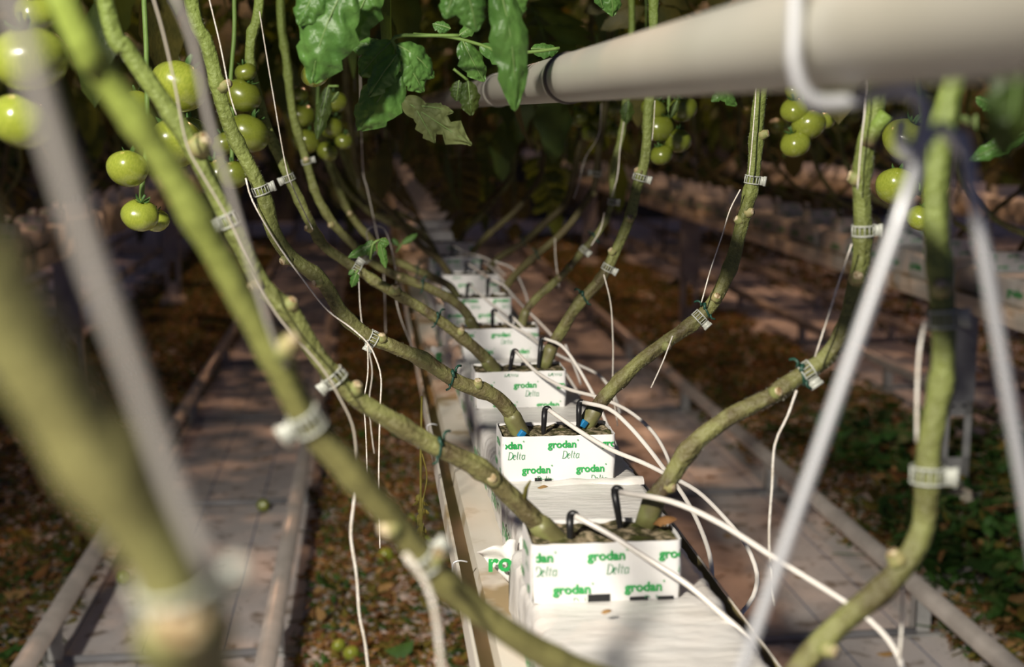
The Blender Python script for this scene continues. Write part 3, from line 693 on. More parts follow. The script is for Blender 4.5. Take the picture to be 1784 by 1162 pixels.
leaf_thing('pale underside of a notched leaf below the broad leaf', [((700, 172), (818, 250), 36, 1.95, dict(n=(.1, -1, -.1), droop=.15, lobed=.6)), ((725, 190), (758, 248), 20, 1.95, dict(n=(.1, -1, -.1), lobed=.4)), ((735, 185), (790, 192), 14, 1.95, dict())], 1.95, ((660, 150), (700, 172)), 'leaf_pale')
leaf_thing('dark leaflets hanging just left of the pipe end', [((815, 140), (822, 200), 22, 2.0, dict()), ((800, 140), (795, 175), 16, 2.0, dict()), ((960, 120), (955, 175), 15, 2.2, dict())], 2.0, ((790, 120), (815, 140)), 'leaf_shaded')
leaf_thing('small bright leaf tip at the top edge above the pipe', [((1060, -45), (1070, 26), 26, 1.6, dict()), ((1030, -40), (1052, 12), 14, 1.6, dict())], 1.6, ((1060, -70), (1060, -45)))
leaf_thing('small green shoot of young leaves at the stem bend left of centre', [((650, 425), (607, 447), 11, 2.0, dict(droop=.3)), ((648, 418), (640, 445), 13, 2.0, dict()), ((660, 418), (678, 424), 11, 2.0, dict(droop=.4)), ((662, 420), (672, 466), 9, 2.0, dict(droop=.2))], 2.0, ((645, 452), (650, 425), (662, 418)))
leaf_thing('two small leaflets on the second vine below the clips', [((622, 475), (612, 500), 9, 2.0, dict()), ((617, 470), (607, 478), 6, 2.0, dict())], 2.0, ((625, 470), (620, 476)))
leaf_thing('small dark pointed leaves over the fifth and sixth stems', [((700, 425), (726, 407), 7, 2.6, dict()), ((695, 428), (684, 415), 6, 2.6, dict())], 2.6, ((690, 440), (700, 425)))
leaf_thing('curled pale green leaf beside the wire hook at right', [((1672, 205), (1705, 212), 11, .915, dict(droop=1.6)), ((1700, 200), (1702, 225), 7, .915, dict())], .915, ((1652, 190), (1672, 205)), 'leaf_pale')
leaf_thing('green leaf at the right edge below the pipe', [((1790, 230), (1695, 275), 22, 1.25, dict(droop=.3)), ((1700, 170), (1740, 190), 16, 1.3, dict(droop=1.0))], 1.25, ((1800, 225), (1790, 230)))
leaf_thing('very blurred dark leaf hanging in the upper right corner', [((1775, 90), (1760, 275), 55, .62, dict()), ((1800, 80), (1800, 220), 40, .62, dict())], .62, ((1790, 40), (1775, 90)), 'leaf_shaded')
leaf_thing('crinkled leaf peeping under the pipe between two right stems', [((1245, 140), (1285, 182), 18, 2.0, dict(droop=.4)), ((1270, 150), (1240, 175), 12, 2.0, dict())], 2.0, ((1262, 120), (1245, 140)))
leaf_thing('dark leaf hanging right of the fourth vine near the right fruit', [((1095, 175), (1092, 215), 14, 2.35, dict()), ((1180, 175), (1168, 205), 9, 2.2, dict())], 2.35, ((1100, 150), (1095, 175)), 'leaf_shaded')
leaf_thing('dark narrow leaf hanging in front of the dim left fruit', [((572, 150), (552, 240), 15, 2.2, dict(droop=.2)), ((590, 160), (575, 178), 6, 2.2, dict())], 2.2, ((590, 150), (572, 150)), 'leaf_shaded')
# dark foliage hanging low behind the row, between the two groups of stems
for i, (x, y, Y) in enumerate([(800, 300, 4.4), (870, 260, 5.0), (930, 300, 4.6), (895, 350, 5.4), (960, 240, 5.2), (840, 345, 6.0), (700, 230, 5.0), (640, 200, 5.5), (760, 230, 6.0), (1010, 190, 5.6)]):
    p = at(x, y-55, Y); c = empty('hanging_leaf', p, 'dark leaf hanging low behind the right stems of the row', 'leaf', 'dark leaves hanging low over the far row')
    b = MB(); r_ = random.Random(i+50)
    compound(b, p, Vector((r_.uniform(-.3, .3), r_.uniform(-.3, .3), -1)), Vector((0, -1, .3)), .24, r_, 6, .3, .30, (8, 2))
    b.tube([p, p+Vector((0, 0, .30)), p+Vector((.02, 0, .7))], .003, 6, 1)
    b.build('leaf_blade', ['leaf_shaded' if i % 3 else 'leaf_old', 'stalk'], c)
# added leaf canopy of the near plants, above the frame, for shade
for i, (x, y, z) in enumerate([(-.28, 1.9, 1.78), (.75, 2.0, 1.78), (.85, 2.9, 1.72), (-.35, 2.7, 1.72), (.35, 3.3, 1.60), (-.1, 3.6, 1.66), (.7, 3.8, 1.6), (.2, 4.3, 1.62), (-.3, 4.4, 1.6)]):
    c = empty('shade_canopy', (x, y, z), 'dense green leaves added high over the centre row for shade', 'tomato plant', 'added shading canopy of the near vines'); add_crown(c, (0, 0, 0), 0, i % 4, i*1.3, 1.0)

# ---------------------------------------------------------------- fruit
def tomato_mesh(seed, ribs=5, flat=.84):
    b = MB(); nu, nv = 28, 16; r = random.Random(seed); ph = r.random()*6; vs = []
    for j in range(nv+1):
        t = pi*j/nv
        for i in range(nu):
            a = 2*pi*i/nu; rib = 1+.028*sin(t)*cos(a*ribs+ph)*(.4+.6*cos(t/2))
            z = cos(t)*flat; z -= .13*math.exp(-(sin(t)/.22)**2) if cos(t) > 0 else -.02*math.exp(-(sin(t)/.2)**2)
            vs.append((sin(t)*cos(a)*rib, sin(t)*sin(a)*rib, z))
    fs = [(j*nu+i, (j+1)*nu+i, (j+1)*nu+(i+1) % nu, j*nu+(i+1) % nu) for j in range(nv) for i in range(nu)]
    b.add(vs, fs); return b
def calyx_mb(b, r, mi=0):
    for k in range(5):
        a = k*2*pi/5+r.random()*.5; d = Vector((cos(a), sin(a), .25))
        leaflet(b, Vector((0, 0, .74)), d, Vector((0, 0, 1)), .62, .10, -r.uniform(.4, 1.6), 1, 0, k, 6, 1, .2, .2, .02, mi)
    b.tube([(0, 0, .70), (.03, 0, .95), (.12, .02, 1.2)], [.09, .07, .07], 8, mi)
TOM = []
for i in range(3):
    me = tomato_mesh(i, 5+i).mesh('tomato'); me.polygons.foreach_set('use_smooth', [True]*len(me.polygons)); me.materials.append(MT['tomato']); cm = MB(); calyx_mb(cm, random.Random(i)); c = cm.mesh('calyx'); c.materials.append(MT['calyx']); c.polygons.foreach_set('use_smooth', [True]*len(c.polygons))
    m2 = me.copy(); m2.materials.clear(); m2.materials.append(MT['tomato_dim']); TOM.append((me, c, m2))
rt = random.Random(9)
def truss(label, items, Y, stalk, dark=False, tilt=.5):
    e = empty('tomato_truss', at(stalk[0][0], stalk[0][1], Y), label, 'tomatoes')
    b = MB(); b.tube(spline([at(p[0], p[1], p[2] if len(p) > 2 else Y+.015) for p in stalk], .008), .0032, 10, 0, True, .15); b.build('fruit_stalk', 'stalk', e)
    for it in items:
        x, y, rp = it[:3]; yy = it[3] if len(it) > 3 else Y; k = rt.randrange(3); me, cm, md = TOM[k]
        o = bpy.data.objects.new('tomato', md if dark else me); LINK(o); o.parent = e; o.location = at(x, y, yy)-e.location; s = rp*yy/F*1.03; o.scale = (s, s, s)
        o.rotation_euler = (rt.uniform(-tilt, tilt*.6), it[4] if len(it) > 4 else rt.uniform(-tilt, tilt), rt.random()*6)
        c = bpy.data.objects.new('calyx', cm); LINK(c); c.parent = o
    return e
truss('three big soft focus green tomatoes at the upper left edge', [(50, 102, 61, 1.18), (36, 212, 50, 1.20), (62, 22, 34, 1.22)], 1.2, ((70, -60, 1.25), (72, 10, 1.25), (95, 100, 1.25), (60, 160, 1.24)))
truss('ripening green tomato cluster hanging behind the left stems, one large ribbed', [(312, 150, 47, 1.66, -.5), (304, 250, 46, 1.66, .6), (222, 294, 34, 1.62, .5), (244, 375, 31, 1.62, .3), (236, 178, 23, 1.72), (246, 214, 24, 1.72), (272, 384, 22, 1.70), (330, 232, 30, 1.75)], 1.68, ((250, -60), (252, 20), (255, 80), (256, 150), (257, 240), (250, 300), (246, 350)))
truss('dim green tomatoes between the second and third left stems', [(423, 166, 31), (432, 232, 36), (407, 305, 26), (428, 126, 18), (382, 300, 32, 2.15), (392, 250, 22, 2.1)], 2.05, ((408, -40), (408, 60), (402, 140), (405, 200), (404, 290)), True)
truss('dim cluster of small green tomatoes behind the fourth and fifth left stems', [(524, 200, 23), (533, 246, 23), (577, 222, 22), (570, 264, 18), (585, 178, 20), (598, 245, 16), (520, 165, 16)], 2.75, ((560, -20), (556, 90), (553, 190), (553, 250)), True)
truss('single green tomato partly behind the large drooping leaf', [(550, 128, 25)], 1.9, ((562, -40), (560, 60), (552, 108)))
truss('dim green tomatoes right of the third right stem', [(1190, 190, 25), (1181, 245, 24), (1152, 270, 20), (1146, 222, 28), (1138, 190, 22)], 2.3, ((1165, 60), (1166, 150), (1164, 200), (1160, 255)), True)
truss('cluster of four green tomatoes hanging under the middle of the pipe', [(1384, 192, 25), (1408, 217, 30), (1386, 250, 27), (1438, 210, 17, 2.3), (1384, 158, 18, 2.3)], 2.2, ((1398, 40), (1400, 120), (1400, 190), (1392, 235)), False)
truss('glossy green tomatoes seen through the wire legs at right', [(1580, 244, 43, 1.55, .4), (1562, 325, 37, 1.55, .5), (1604, 380, 26, 1.55), (1622, 322, 30, 1.62)], 1.58, ((1530, 130, 1.275), (1590, 110, 1.50), (1605, 200), (1602, 280), (1600, 340)))
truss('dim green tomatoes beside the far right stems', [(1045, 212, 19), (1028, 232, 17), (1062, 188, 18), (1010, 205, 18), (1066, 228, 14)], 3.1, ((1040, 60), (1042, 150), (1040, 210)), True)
def rtruss(p, n=5, label='', group=''):
    e = empty('tomato_truss', p, label, 'tomatoes', group)
    b = MB(); b.tube([p+Vector((0, 0, .18)), p, p-Vector((.01, 0, .12))], .003, 6); b.build('fruit_stalk', 'stalk', e)
    for i in range(n):
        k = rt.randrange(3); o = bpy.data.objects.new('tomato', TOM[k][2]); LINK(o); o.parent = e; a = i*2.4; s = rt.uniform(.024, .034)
        o.location = (.034*cos(a), .034*sin(a), -.03*i); o.scale = (s, s, s); o.rotation_euler = (0, 0, a)
    return e
for i in range(26):
    row = rt.choice((1.2, 1.45, 2.2, 2.4, -1.9, -1.2, 1.15)); rtruss(Vector((row+rt.uniform(-.06, .06), rt.uniform(3.4, 8), H+rt.uniform(-.02, .22))), rt.randrange(3, 6), 'dark green tomato cluster hanging in the dim neighbouring row', 'tomato clusters in the dim rows')
for i, (x, y, Y, r_) in enumerate([(458, 880, 0, .022), (590, 1125, 0, .020), (612, 1138, 0, .022), (672, 968, 0, .026), (742, 945, 0, .022), (716, 905, 0, .020), (832, 1025, 0, .024), (216, 1005, 0, .022)]):
    p = atz(x, y, r_*.9+.006); o = bpy.data.objects.new('fallen_tomato', TOM[i % 3][0]); LINK(o); o.location = p; o.scale = (r_,)*3; o.rotation_euler = (1.2+i, .4*i, i)
    prop(o, ['small green tomato fallen on the left path by the crossbar', 'left of two small green tomatoes among the litter at the bottom', 'right of two small green tomatoes among the litter at the bottom', 'green tomato in the litter behind the blurred clip', 'green tomato in the litter below the dried shoot', 'small green tomato in the litter left of the dried shoot', 'green tomato in the litter beside the gutter near the bottom', 'small green tomato in the litter left of the left path'][i], 'tomato')

# ---------------------------------------------------------------- clips, ties, twine
def clip_on(key, px, py, label, s=1.0, tab=1, roll=0):
    v = VN[key]; i, p, T, R = near(v, px, py); vd = (CAM-p).normalized(); sd = T.cross(vd).normalized(); vd = sd.cross(T).normalized()*1
    if vd.dot(CAM-p) < 0: vd = -vd
    if sd.dot(RGT) < 0: sd = -sd
    e = empty('stem_clip', p, label, 'plant clip'); b = MB(); r = R*1.12; s *= .9; h = .0042*s; N_ = 28
    def ring(z, rr):
        return [p+T*z+sd*(rr*cos(2*pi*k/N_))+vd*(rr*sin(2*pi*k/N_)) for k in range(N_+1)]
    for z in (-h, h): b.tube(ring(z, r+.0006), .00095, 6, 0, False)
    for k in range(0, N_, 2):
        a = 2*pi*(k+.5)/N_; q = p+sd*((r+.0006)*cos(a))+vd*((r+.0006)*sin(a)); b.tube([q-T*h, q+T*h], .0006, 5)
    b.build('band', 'clip', e)
    # latch tab
    b = MB(); c0 = p+sd*tab*(r+.0005)+vd*r*.25; ln = .0052*s
    vs = []
    for z in (-h*1.15, h*1.15):
        for w_ in (-.0012, .0012):
            for l in (0, ln): vs.append(c0+T*z+vd*w_+sd*tab*l)
    b.add(vs, [(0, 1, 3, 2), (4, 6, 7, 5), (0, 4, 5, 1), (2, 3, 7, 6), (0, 2, 6, 4), (1, 5, 7, 3)])
    b.tube([c0+sd*tab*ln-T*h*1.3, c0+sd*tab*ln+T*h*1.3], .0021, 8)
    b.build('latch', 'clip', e)
    return e
clip_on('L-1', 345, 1000, 'very blurred pale clip on the lower left foreground stem', 1.1)
scar(VN['L-1'], 345, 1110, 0, .02, .009)
clip_on('L0', 520, 745, 'blurred white plant clip on the foreground stem at left centre', 1.5, -1)
clip_on('L0', 735, 985, 'blurred white plant clip on the foreground stem near the gutter', 1.4, 1)
clip_on('L1', 398, 385, 'white ladder clip high on the stem from the nearest block', 1.5, -1)
clip_on('L1', 578, 655, 'white ladder clip at the bend of the stem from the nearest block', 1.3, -1)
clip_on('L2', 452, 330, 'clip around the second left stem with a knobbly node', 1.3, 1)
clip_on('L2', 648, 592, 'clear ladder clip in the middle of the second left stem', 1.3, -1)
clip_on('L3', 500, 312, 'small pale clip on the third left stem at its top', 1.3, -1)
clip_on('L3', 622, 470, 'clear ladder clip above the small leaflets on the third left stem', 1.5)
clip_on('L4', 640, 450, 'ladder clip on the fourth left stem by the small green shoot', 1.5)
clip_on('L4', 530, 283, 'brownish clip at the top of the fourth left stem', 1.2)
clip_on('R0', 1645, 548, 'pale clip on the soft focus right stem, upper of its two', 1.5, 1)
clip_on('R0', 1612, 832, 'pale clip on the soft focus right stem, lower of its two', 1.5, 1)
clip_on('R1', 1502, 405, 'clear clip high on the right stem of the nearest block', 1.3, 1)
clip_on('R1', 1402, 640, 'clear clip with green tie at the bend of the nearest right stem', 1.5, 1)
clip_on('R2', 1308, 315, 'clear clip high on the right stem of the second block', 1.3, 1)
clip_on('R2', 1215, 550, 'clear clip low on the right stem of the second block', 1.3, 1)
clip_on('R3', 1112, 306, 'upper clear clip on the right stem of the third block', 1.3, 1)
clip_on('R3', 1060, 465, 'lower clear clip on the right stem of the third block', 1.3, 1)
clip_on('R4', 1064, 353, 'upper clip on the thin fourth right stem', 1.4, 1)
clip_on('R4', 1020, 438, 'lower clip on the thin fourth right stem', 1.4, 1)
clip_on('R5', 1005, 300, 'pale clip on the fifth right stem', 1.4, -1)
def tie_on(key, px, py, label, s=1.0):
    v = VN[key]; i, p, T, R = near(v, px, py); vd = (CAM-p).normalized(); sd = T.cross(vd).normalized(); vd = sd.cross(T); vd = vd if vd.dot(CAM-p) > 0 else -vd
    if sd.dot(UPV) < 0: sd = -sd
    b = MB(); r = R*1.1; pts = [p+sd*(r*cos(a))+vd*(r*sin(a))+T*(.004*cos(a)) for a in [2*pi*k/20 for k in range(21)]]
    b.tube(pts, .0013*s, 6); b.tube(spline([p+sd*r+vd*r*.6, p+sd*(r+.003)+vd*r*.9+T*.003, p+sd*(r+.008)+vd*r*.7+T*.002, p+sd*(r+.010)+vd*r*.4-T*.002], .002), .0014*s, 6)
    b.tube(spline([p-sd*r*.8+vd*r*.8, p-sd*(r+.002)+vd*r*.9-T*.003, p-sd*(r+.007)+vd*r*.6-T*.001], .002), .0012*s, 6)
    b.tube([p+sd*r*.3+vd*r*1.05, p+sd*r*.9+vd*r*.8+T*.006], .0020*s, 6)
    prop(b.build('plant_tie', 'tie'), label, 'plant tie')
tie_on('L1', 765, 780, 'dark green tie on the stem from the nearest block, left side')
tie_on('L2', 785, 655, 'dark green tie with frayed bits on the second left stem', 1.2)
tie_on('L3', 762, 555, 'dark green tie on the third left stem', 1.1)
tie_on('L4', 738, 497, 'dark tie on the fourth left stem', 1.1)
tie_on('L5', 728, 470, 'dark tie on the fifth left stem', 1.1)
tie_on('R1', 1398, 648, 'dark green tie beside the clip at the nearest right stem bend', 1.2)
tie_on('R2', 1226, 538, 'dark green tie around the scar of the second right stem', 1.1)
tie_on('R3', 1018, 522, 'dark green tie on the third right stem', 1.2)
tie_on('R5', 935, 445, 'dark tie on the fifth right stem', 1.2)
tie_on('R4', 1035, 415, 'dark tie near the top of the fourth right stem', 1)
tie_on('R6', 912, 420, 'dark tie on the sixth right stem', 1.1)
def twine(label, pts, Y, r=.0011, m_='twine', cat='string', group=None):
    b = MB(); b.tube(spline(pathpx(pts, Y), .008), r, 8, 0, True, .18)
    return prop(b.build('twine', m_), label, cat, group)
twine('wide blurred grey support string slanting down the left foreground', [(-30, -160), (40, 60), (95, 250), (155, 440), (235, 650), (300, 840), (375, 1005)], (.335, .34), .0030, 'twine_grey')
twine('blurred grey string in front of the left green tomatoes', [(298, -20), (336, 72), (362, 202), (394, 307), (418, 390), (445, 490), (478, 600), (500, 640)], (.70, .72), .0017, 'twine_grey')
twine('white string along the left stem of the nearest block', [(262, -20), (285, 60), (305, 150), (325, 250), (350, 300), (400, 385), (430, 450), (480, 545), (560, 640), (590, 690), (614, 740), (622, 800)], (1.20, 1.20), .0010, 'twine_tan')
twine('long white string falling from the nearest clip to the bottom edge', [(618, 800), (617, 870), (611, 930), (621, 1000), (626, 1070), (636, 1120), (645, 1200)], (1.24, 1.24), .0014)
twine('thick blurred white string falling from the lower foreground clip', [(705, 965), (730, 995), (752, 1040), (763, 1100), (772, 1200)], (.72, .72), .0018)
twine('thin string at the second left stem, upper part', [(360, -20), (384, 80), (402, 170), (412, 200)], 1.6, .0008)
twine('string running along the second left stem', [(428, 310), (440, 350), (480, 420), (530, 490), (570, 540), (610, 570), (640, 597), (655, 625), (664, 660), (662, 720), (660, 830), (662, 955)], (1.63, 1.66), .0011)
twine('thin string beside the third left stem', [(452, 20), (470, 130), (497, 285), (512, 330), (545, 400)], 2.0, .0008)
twine('thin white string falling in the gap, leftmost of three', [(640, 592), (641, 650), (634, 700), (637, 745), (641, 850), (645, 880)], 1.655, .0009)
twine('thin white string falling in the gap, middle of three', [(624, 468), (630, 560), (648, 640), (643, 700), (648, 760), (652, 790)], 2.10, .0009)
twine('thin white string falling in the gap, looped at its top', [(642, 425), (640, 400), (665, 395), (680, 425), (690, 480), (690, 520), (700, 560), (720, 610), (728, 640)], 2.6, .0011)
twine('dim string hanging behind the fourth left stem', [(626, -80), (628, 150), (632, 290), (640, 330), (655, 400), (668, 470), (672, 580)], 2.9, .0010)
twine('string along the upper part of the second right stem', [(1319, 100), (1316, 175), (1309, 265), (1305, 305)], 1.68, .0008)
twine('curved string below the upper clip of the second right stem', [(1290, 330), (1272, 365), (1258, 410), (1238, 470), (1222, 527)], 1.69, .0009)
twine('short cut string end hanging below the second right stem', [(1172, 585), (1155, 630), (1134, 676)], 1.68, .0010)
twine('string along the upper part of the nearest right stem', [(1512, 110), (1507, 190), (1500, 255), (1494, 330)], 1.25, .0008)
twine('string from the upper clip of the nearest right stem to its bend', [(1484, 425), (1462, 490), (1440, 560), (1420, 622)], 1.25, .0009)
twine('white string falling from the nearest right clip to the floor', [(1388, 680), (1372, 725), (1350, 775), (1345, 850), (1340, 930), (1344, 1010), (1350, 1055)], 1.25, .0012)
twine('string falling below the third right stem', [(1052, 478), (1064, 530), (1068, 600), (1068, 680), (1076, 742)], 2.1, .0010)
twine('string beside the third right stem top', [(1141, 175), (1139, 215), (1136, 245)], 2.1, .0007)
twine('pale string beside the thin fourth right stem', [(1087, 212), (1080, 260), (1076, 305), (1066, 343)], 2.5, .0010)
twine('pale string on the lower part of the thin fourth right stem', [(1053, 370), (1046, 400), (1030, 428)], 2.5, .0010)
twine('dim string below the fifth right stem', [(967, 415), (968, 450), (974, 500)], 2.9, .0010)
twine('dim string slanting across the fifth right stem', [(1048, 180), (1043, 235), (1020, 275), (1008, 320), (1000, 345)], 2.9, .0010)
twine('thin string behind the soft focus right stem, upper', [(1672, 180), (1662, 280), (1656, 400), (1652, 540)], .95, .0009)
twine('blurred string falling beside the soft focus right stem', [(1612, 560), (1602, 610), (1598, 680), (1597, 770)], .90, .0013)
twine('blurred string low beside the soft focus right stem', [(1600, 840), (1594, 900), (1586, 960), (1574, 1010), (1570, 1110), (1566, 1150)], .92, .0012)
for i, (x, Y) in enumerate([(620, 3.6), (655, 4.0), (690, 4.5), (780, 5), (820, 5.6), (985, 4.2), (1210, 4.4), (1290, 4.8)]):
    twine('dim string hanging in the dark far part of the row', [(x-4, 100), (x, 200), (x+2, 280), (x+5, 330)], Y, .0011, 'twine_grey', 'string', 'dim far strings')

# dried shoot hanging below the gutter lip
e = empty('dried_shoot', at(732, 740, 1.9), 'thin wilted shoot with dried leaves hanging left of the gutter', 'dried shoot')
b = MB(); b.tube(spline([at(735, 690, 1.9), at(734, 740, 1.9), at(733, 800, 1.9), at(733, 880, 1.9), at(732, 950, 1.9)], .01), .0018, 8)
b.tube(spline([at(735, 790, 1.9), at(744, 830, 1.9), at(736, 880, 1.89), at(735, 940, 1.89)], .01), .0010, 6); b.build('stalk', 'litter_olive', e)
b = MB(); r_ = random.Random(4)
for i in range(34):
    p = at(733+r_.uniform(-5, 6), 860+i*3.2, 1.9); leaflet(b, p, Vector((r_.uniform(-1, 1), r_.uniform(-1, .3), -1.4)), Vector((r_.uniform(-1, 1), -1, 0)), .016, .0042, 1.5, 2, .3, i, 5, 1)
b.build('dried_leaves', 'litter_olive', e)

# ---------------------------------------------------------------- drip stakes and tubes
def drip(label, s0, s1, tb, Y, Yt, r=.0029):
    """stake from its foot s0 to its head s1, and the tube tb leaving the head"""
    A = at(s0[0], s0[1], Y); A.z = min(A.z, BZ+.001); B = at(s1[0], s1[1], Y)
    e = empty('drip_line', A, label, 'drip line')
    b = MB(); ax = (B-A); hh = .0040
    b.tube([A-ax.normalized()*.02, A, A+ax*.5, B-ax.normalized()*.003], [.0015, .0032, .0038, .0040], 8)
    b.tube(spline([B-ax.normalized()*.004, B, B+Vector((.0022, -.001, .0018)), B+Vector((.0052, -.002, .001)), B+Vector((.0066, -.0022, -.0022))], .001), .0034, 8)
    b.build('stake', 'black', e)
    pts = pathpx(tb, Yt); b = MB(); b.tube([p for p in spline(pts, .01)], r, 12); b.build('tube', 'tube', e)
drip('drip stake with white tube at the left of the nearest block', (993, 945), (993, 897), [(1002, 899), (1060, 930), (1130, 974), (1200, 1020), (1260, 1072), (1302, 1112), (1335, 1175), (1345, 1230)], 1.262, (1.258, 1.12))
drip('taller drip stake at the right of the nearest block, tube arching far right', (1080, 915), (1070, 853), [(1080, 857), (1170, 874), (1255, 912), (1350, 972), (1440, 1028), (1500, 1068), (1548, 1115), (1575, 1170), (1590, 1260)], 1.285, (1.28, .98))
drip('drip stake with white tube at the left of the second block', (947, 746), (949, 713), [(956, 714), (1005, 748), (1062, 782), (1120, 806), (1160, 826), (1215, 856), (1265, 905), (1300, 950), (1319, 1000), (1312, 1040), (1290, 1070), (1272, 1085)], 1.70, (1.69, 1.42))
drip('drip stake with arching tube at the right of the second block', (1008, 742), (1009, 702), [(1016, 701), (1060, 712), (1092, 738), (1125, 775), (1158, 818), (1190, 862), (1216, 910), (1236, 965), (1240, 1010), (1232, 1045)], 1.715, (1.71, 1.45))
drip('drip stake at the left of the third block', (889, 641), (894, 612), [(899, 612), (935, 648), (985, 676), (1045, 693), (1095, 716), (1135, 750), (1160, 790), (1172, 830)], 2.135, (2.13, 1.75), .0027)
drip('tall drip stake at the right of the third block', (938, 641), (943, 592), [(949, 590), (978, 602), (1002, 632), (1030, 680), (1045, 710), (1070, 770), (1090, 820), (1097, 845)], 2.15, (2.14, 1.95), .0027)
drip('drip stake at the left of the fourth block', (858, 569), (858, 542), [(862, 544), (880, 560), (917, 582), (950, 606), (1000, 632), (1045, 655), (1070, 690), (1080, 720)], 2.575, (2.57, 2.3), .0027)
drip('drip stake at the right of the fourth block', (891, 570), (889, 551), [(894, 553), (912, 572), (935, 594), (955, 620), (985, 650), (1010, 690)], 2.585, (2.58, 2.4), .0027)
drip('drip stake at the left of the fifth block', (813, 516), (815, 496), [(819, 497), (845, 520), (898, 562), (930, 590), (960, 612)], 3.01, (3.0, 2.75), .0027)
drip('drip stake at the right of the fifth block', (849, 516), (850, 487), [(855, 487), (877, 497), (912, 534), (948, 570), (975, 600)], 3.02, (3.01, 2.8), .0027)
drip('drip stake at the left of the sixth block', (811, 477), (812, 460), [(816, 460), (842, 478), (870, 496)], 3.445, (3.44, 3.3), .0027)
drip('drip stake at the right of the sixth block', (838, 475), (839, 456), [(843, 457), (857, 467), (878, 491), (895, 520)], 3.455, (3.45, 3.3), .0027)
drip('drip stake of the seventh block with a thin tube', (787, 443), (788, 428), [(790, 428), (812, 440), (850, 452), (880, 480)], 3.88, (3.87, 3.7), .0025)
twine('dim supply tube hanging beside the gutter, left of two', [(985, 600), (1005, 650), (1012, 670)], 2.4, .0022, 'tube', 'tube')
twine('pale supply tube curving down right of the far blocks', [(862, 455), (895, 470), (915, 510), (920, 530)], 3.3, .0022, 'tube', 'tube')
# blue plugs
for px, py, Y, lab in ((912, 752, 1.675, 'small blue plug at the foot of the left stem in the second block'), (1020, 734, 1.715, 'small blue plug at the foot of the right stem in the second block'), (817, 564, 2.59, 'small blue plug in the fourth block')):
    p = at(px, py, Y); b = MB(); b.box(-.0042, .0042, -.0028, .0028, -.009, .001, bev=.0008); me = b.mesh(); me.transform(Matrix.Translation(p)@Matrix.Rotation(.6, 4, 'Y')@Matrix.Rotation(.4, 4, 'Z'))
    prop(link('plug', me, ['blue']), lab, 'plug')
# old side stub on the nearest left stem and dead leaves on the blocks
v = VN['L1']; i, p, T, R = near(v, 915, 885); b = MB(); b.tube([p, p+Vector((.003, -.004, .022)), p+Vector((.007, -.006, .030))], [.003, .0022, .0010], 8); b.build('dry_stub', 'litter_olive', v.e)
def dead_leaf(px, py, Y, L, label, seed, m_='litter_brown', z=None):
    p = at(px, py, Y) if z is None else atz(px, py, z); b = MB(); r_ = random.Random(seed)
    leaflet(b, p, Vector((r_.uniform(-1, 1), r_.uniform(-.5, .5), .1)), Vector((0, -.3, 1)), L, L*.3, 1.6, 2, .3, seed, 10, 3, .3, .8, .12)
    prop(b.build('dead_leaf', m_), label, 'dead leaf')
dead_leaf(1180, 905, 1.26, .030, 'curled brown dead leaf on the right corner of the nearest block', 1)
dead_leaf(938, 580, 2.55, .022, 'brown dead leaf on the right corner of the fourth block', 2)
dead_leaf(1066, 1064, 1.17, .012, 'tiny brown crumb of leaf on the slab before the nearest block', 3, 'litter_tan')
dead_leaf(955, 848, 1.64, .03, 'thin brown dead strip on the slab before the second block', 4, 'litter_tan')

# ---------------------------------------------------------------- litter on the floor
def litter(name, label, x0, x1, y0, y1, n, seed, mix, zmax=.03, cat='litter', size=(.02, .05), patch=1.2, thr=-.1):
    r = random.Random(seed); b = MB(); c = 0; tries = 0
    while c < n and tries < n*8:
        tries += 1
        x = r.uniform(x0, x1); y = y0+(y1-y0)*r.random()**1.25
        e_ = min((x-x0), (x1-x))/.18
        if noise.noise(Vector((x*2.6*patch, y*1.5*patch, seed)))+min(0, e_-1)*.5 < thr: continue
        c += 1; L = r.uniform(*size); a = r.random()*2*pi; mi = r.choices(range(4), mix)[0]
        p = Vector((x, y, .004+zmax*r.random()**2))
        if r.random() < .14:
            q = p+Vector((cos(a), sin(a), 0))*L*1.8; q.z = p.z+r.uniform(-.002, .01); mm_ = (p+q)/2+Vector((-sin(a), cos(a), .3))*L*.4
            b.tube([p, mm_, q], .0018, 4, mi, False); continue
        leaflet(b, p, Vector((cos(a), sin(a), r.uniform(-.15, .35))), Vector((r.uniform(-.7, .7), r.uniform(-.7, .7), 1)), L, L*r.uniform(.18, .40), r.uniform(-1.2, 2.4), 2, .35, c*.7, 4, 1, .3, .7, .15, mi)
    return prop(b.build(name, ['litter_brown', 'litter_tan', 'litter_olive', 'litter_green']), label, cat, None, 'stuff')
litter('leaf_litter', 'brown and yellow dead leaf litter on the floor between left path and gutter', -.205, .62, 2.3, 12, 26000, 1, (4, 1.5, 3.4, 1.8), thr=-.85, size=(.016, .045))
litter('leaf_litter', 'dark leaf litter on the floor left of the left path', -1.75, -.84, 2.6, 13, 25000, 2, (3, .9, 4, 2.2), thr=-.75)
litter('leaf_litter', 'green and brown leaf litter on the floor right of the right path', 1.48, 2.50, 2.4, 13, 21000, 3, (3, 1.2, 3, 2.4), thr=-.45)
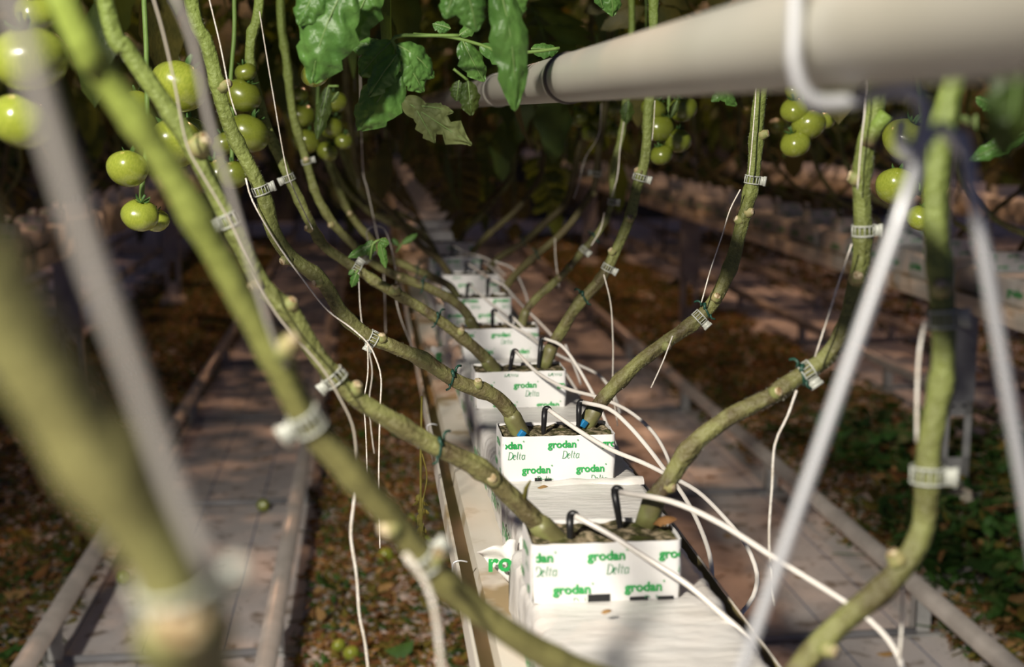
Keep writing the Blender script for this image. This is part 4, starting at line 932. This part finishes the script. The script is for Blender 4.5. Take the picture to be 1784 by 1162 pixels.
litter('leaf_litter', 'sparse dark litter under the right part of the gutter', .55, .86, 2.4, 9, 700, 4, (3, 2, 2, 1), .015)
litter('leaf_litter', 'dark leaf litter under the far part of the right growing row', 1.48, 2.50, 6, 15, 6000, 11, (3, 1, 4, 2), thr=-.5, size=(.035, .07))
litter('leaf_litter', 'dark leaf litter beyond the farthest right rail track', 3.17, 4.4, 4, 15, 9000, 12, (3, 1, 4, 2), thr=-.4, size=(.03, .07))
litter('leaf_litter', 'dark leaf litter under the far part of the left growing row', -1.85, -.84, 6, 15, 6000, 13, (3, 1, 4, 2), thr=-.5, size=(.035, .07))
litter('leaf_litter', 'dark leaf litter under the far part of the centre row', -.20, .85, 5.5, 15, 6000, 14, (3, 1, 4, 2), thr=-.6, size=(.03, .06))
litter('fallen_leaves', 'larger curled yellow and green leaves lying on the litter left of the gutter', -.20, .35, 2.6, 6, 160, 15, (2, 2, 4, 3), .04, 'fallen leaves', (.05, .10), 1, -1)
litter('fallen_leaves', 'larger curled leaves lying on the litter left of the left path', -1.6, -.86, 2.7, 7, 220, 16, (2, 1, 3, 4), .04, 'fallen leaves', (.05, .10), 1, -1)
litter('pruned_leaves', 'heap of freshly pruned dark green leaves beside the right rail', 1.56, 2.6, 2.95, 5.4, 2600, 6, (.3, .3, 1, 7), .16, 'pruned leaves', (.05, .11), 1.0, -.35)
litter('pruned_leaves', 'fallen green leaves on the floor at the lower right edge', 1.52, 2.2, 2.4, 3.4, 380, 7, (1, 1, 1, 4), .05, 'pruned leaves', (.04, .09))
litter('pruned_leaves', 'green pruned leaves among the litter at the left edge', -1.5, -.88, 2.7, 4.2, 420, 8, (1, .5, 2, 4), .05, 'pruned leaves', (.03, .07))
litter('path_crumbs', 'few dark leaf crumbs scattered on the two paths', -.78, -.28, 3, 9, 30, 9, (3, 1, 3, 1), .003, 'litter', (.02, .05), 1, -1)
litter('path_crumbs', 'few dark leaf crumbs scattered on the right path', .92, 1.40, 2.6, 9, 60, 10, (3, 1, 3, 1), .003, 'litter', (.02, .06), 1, -1)
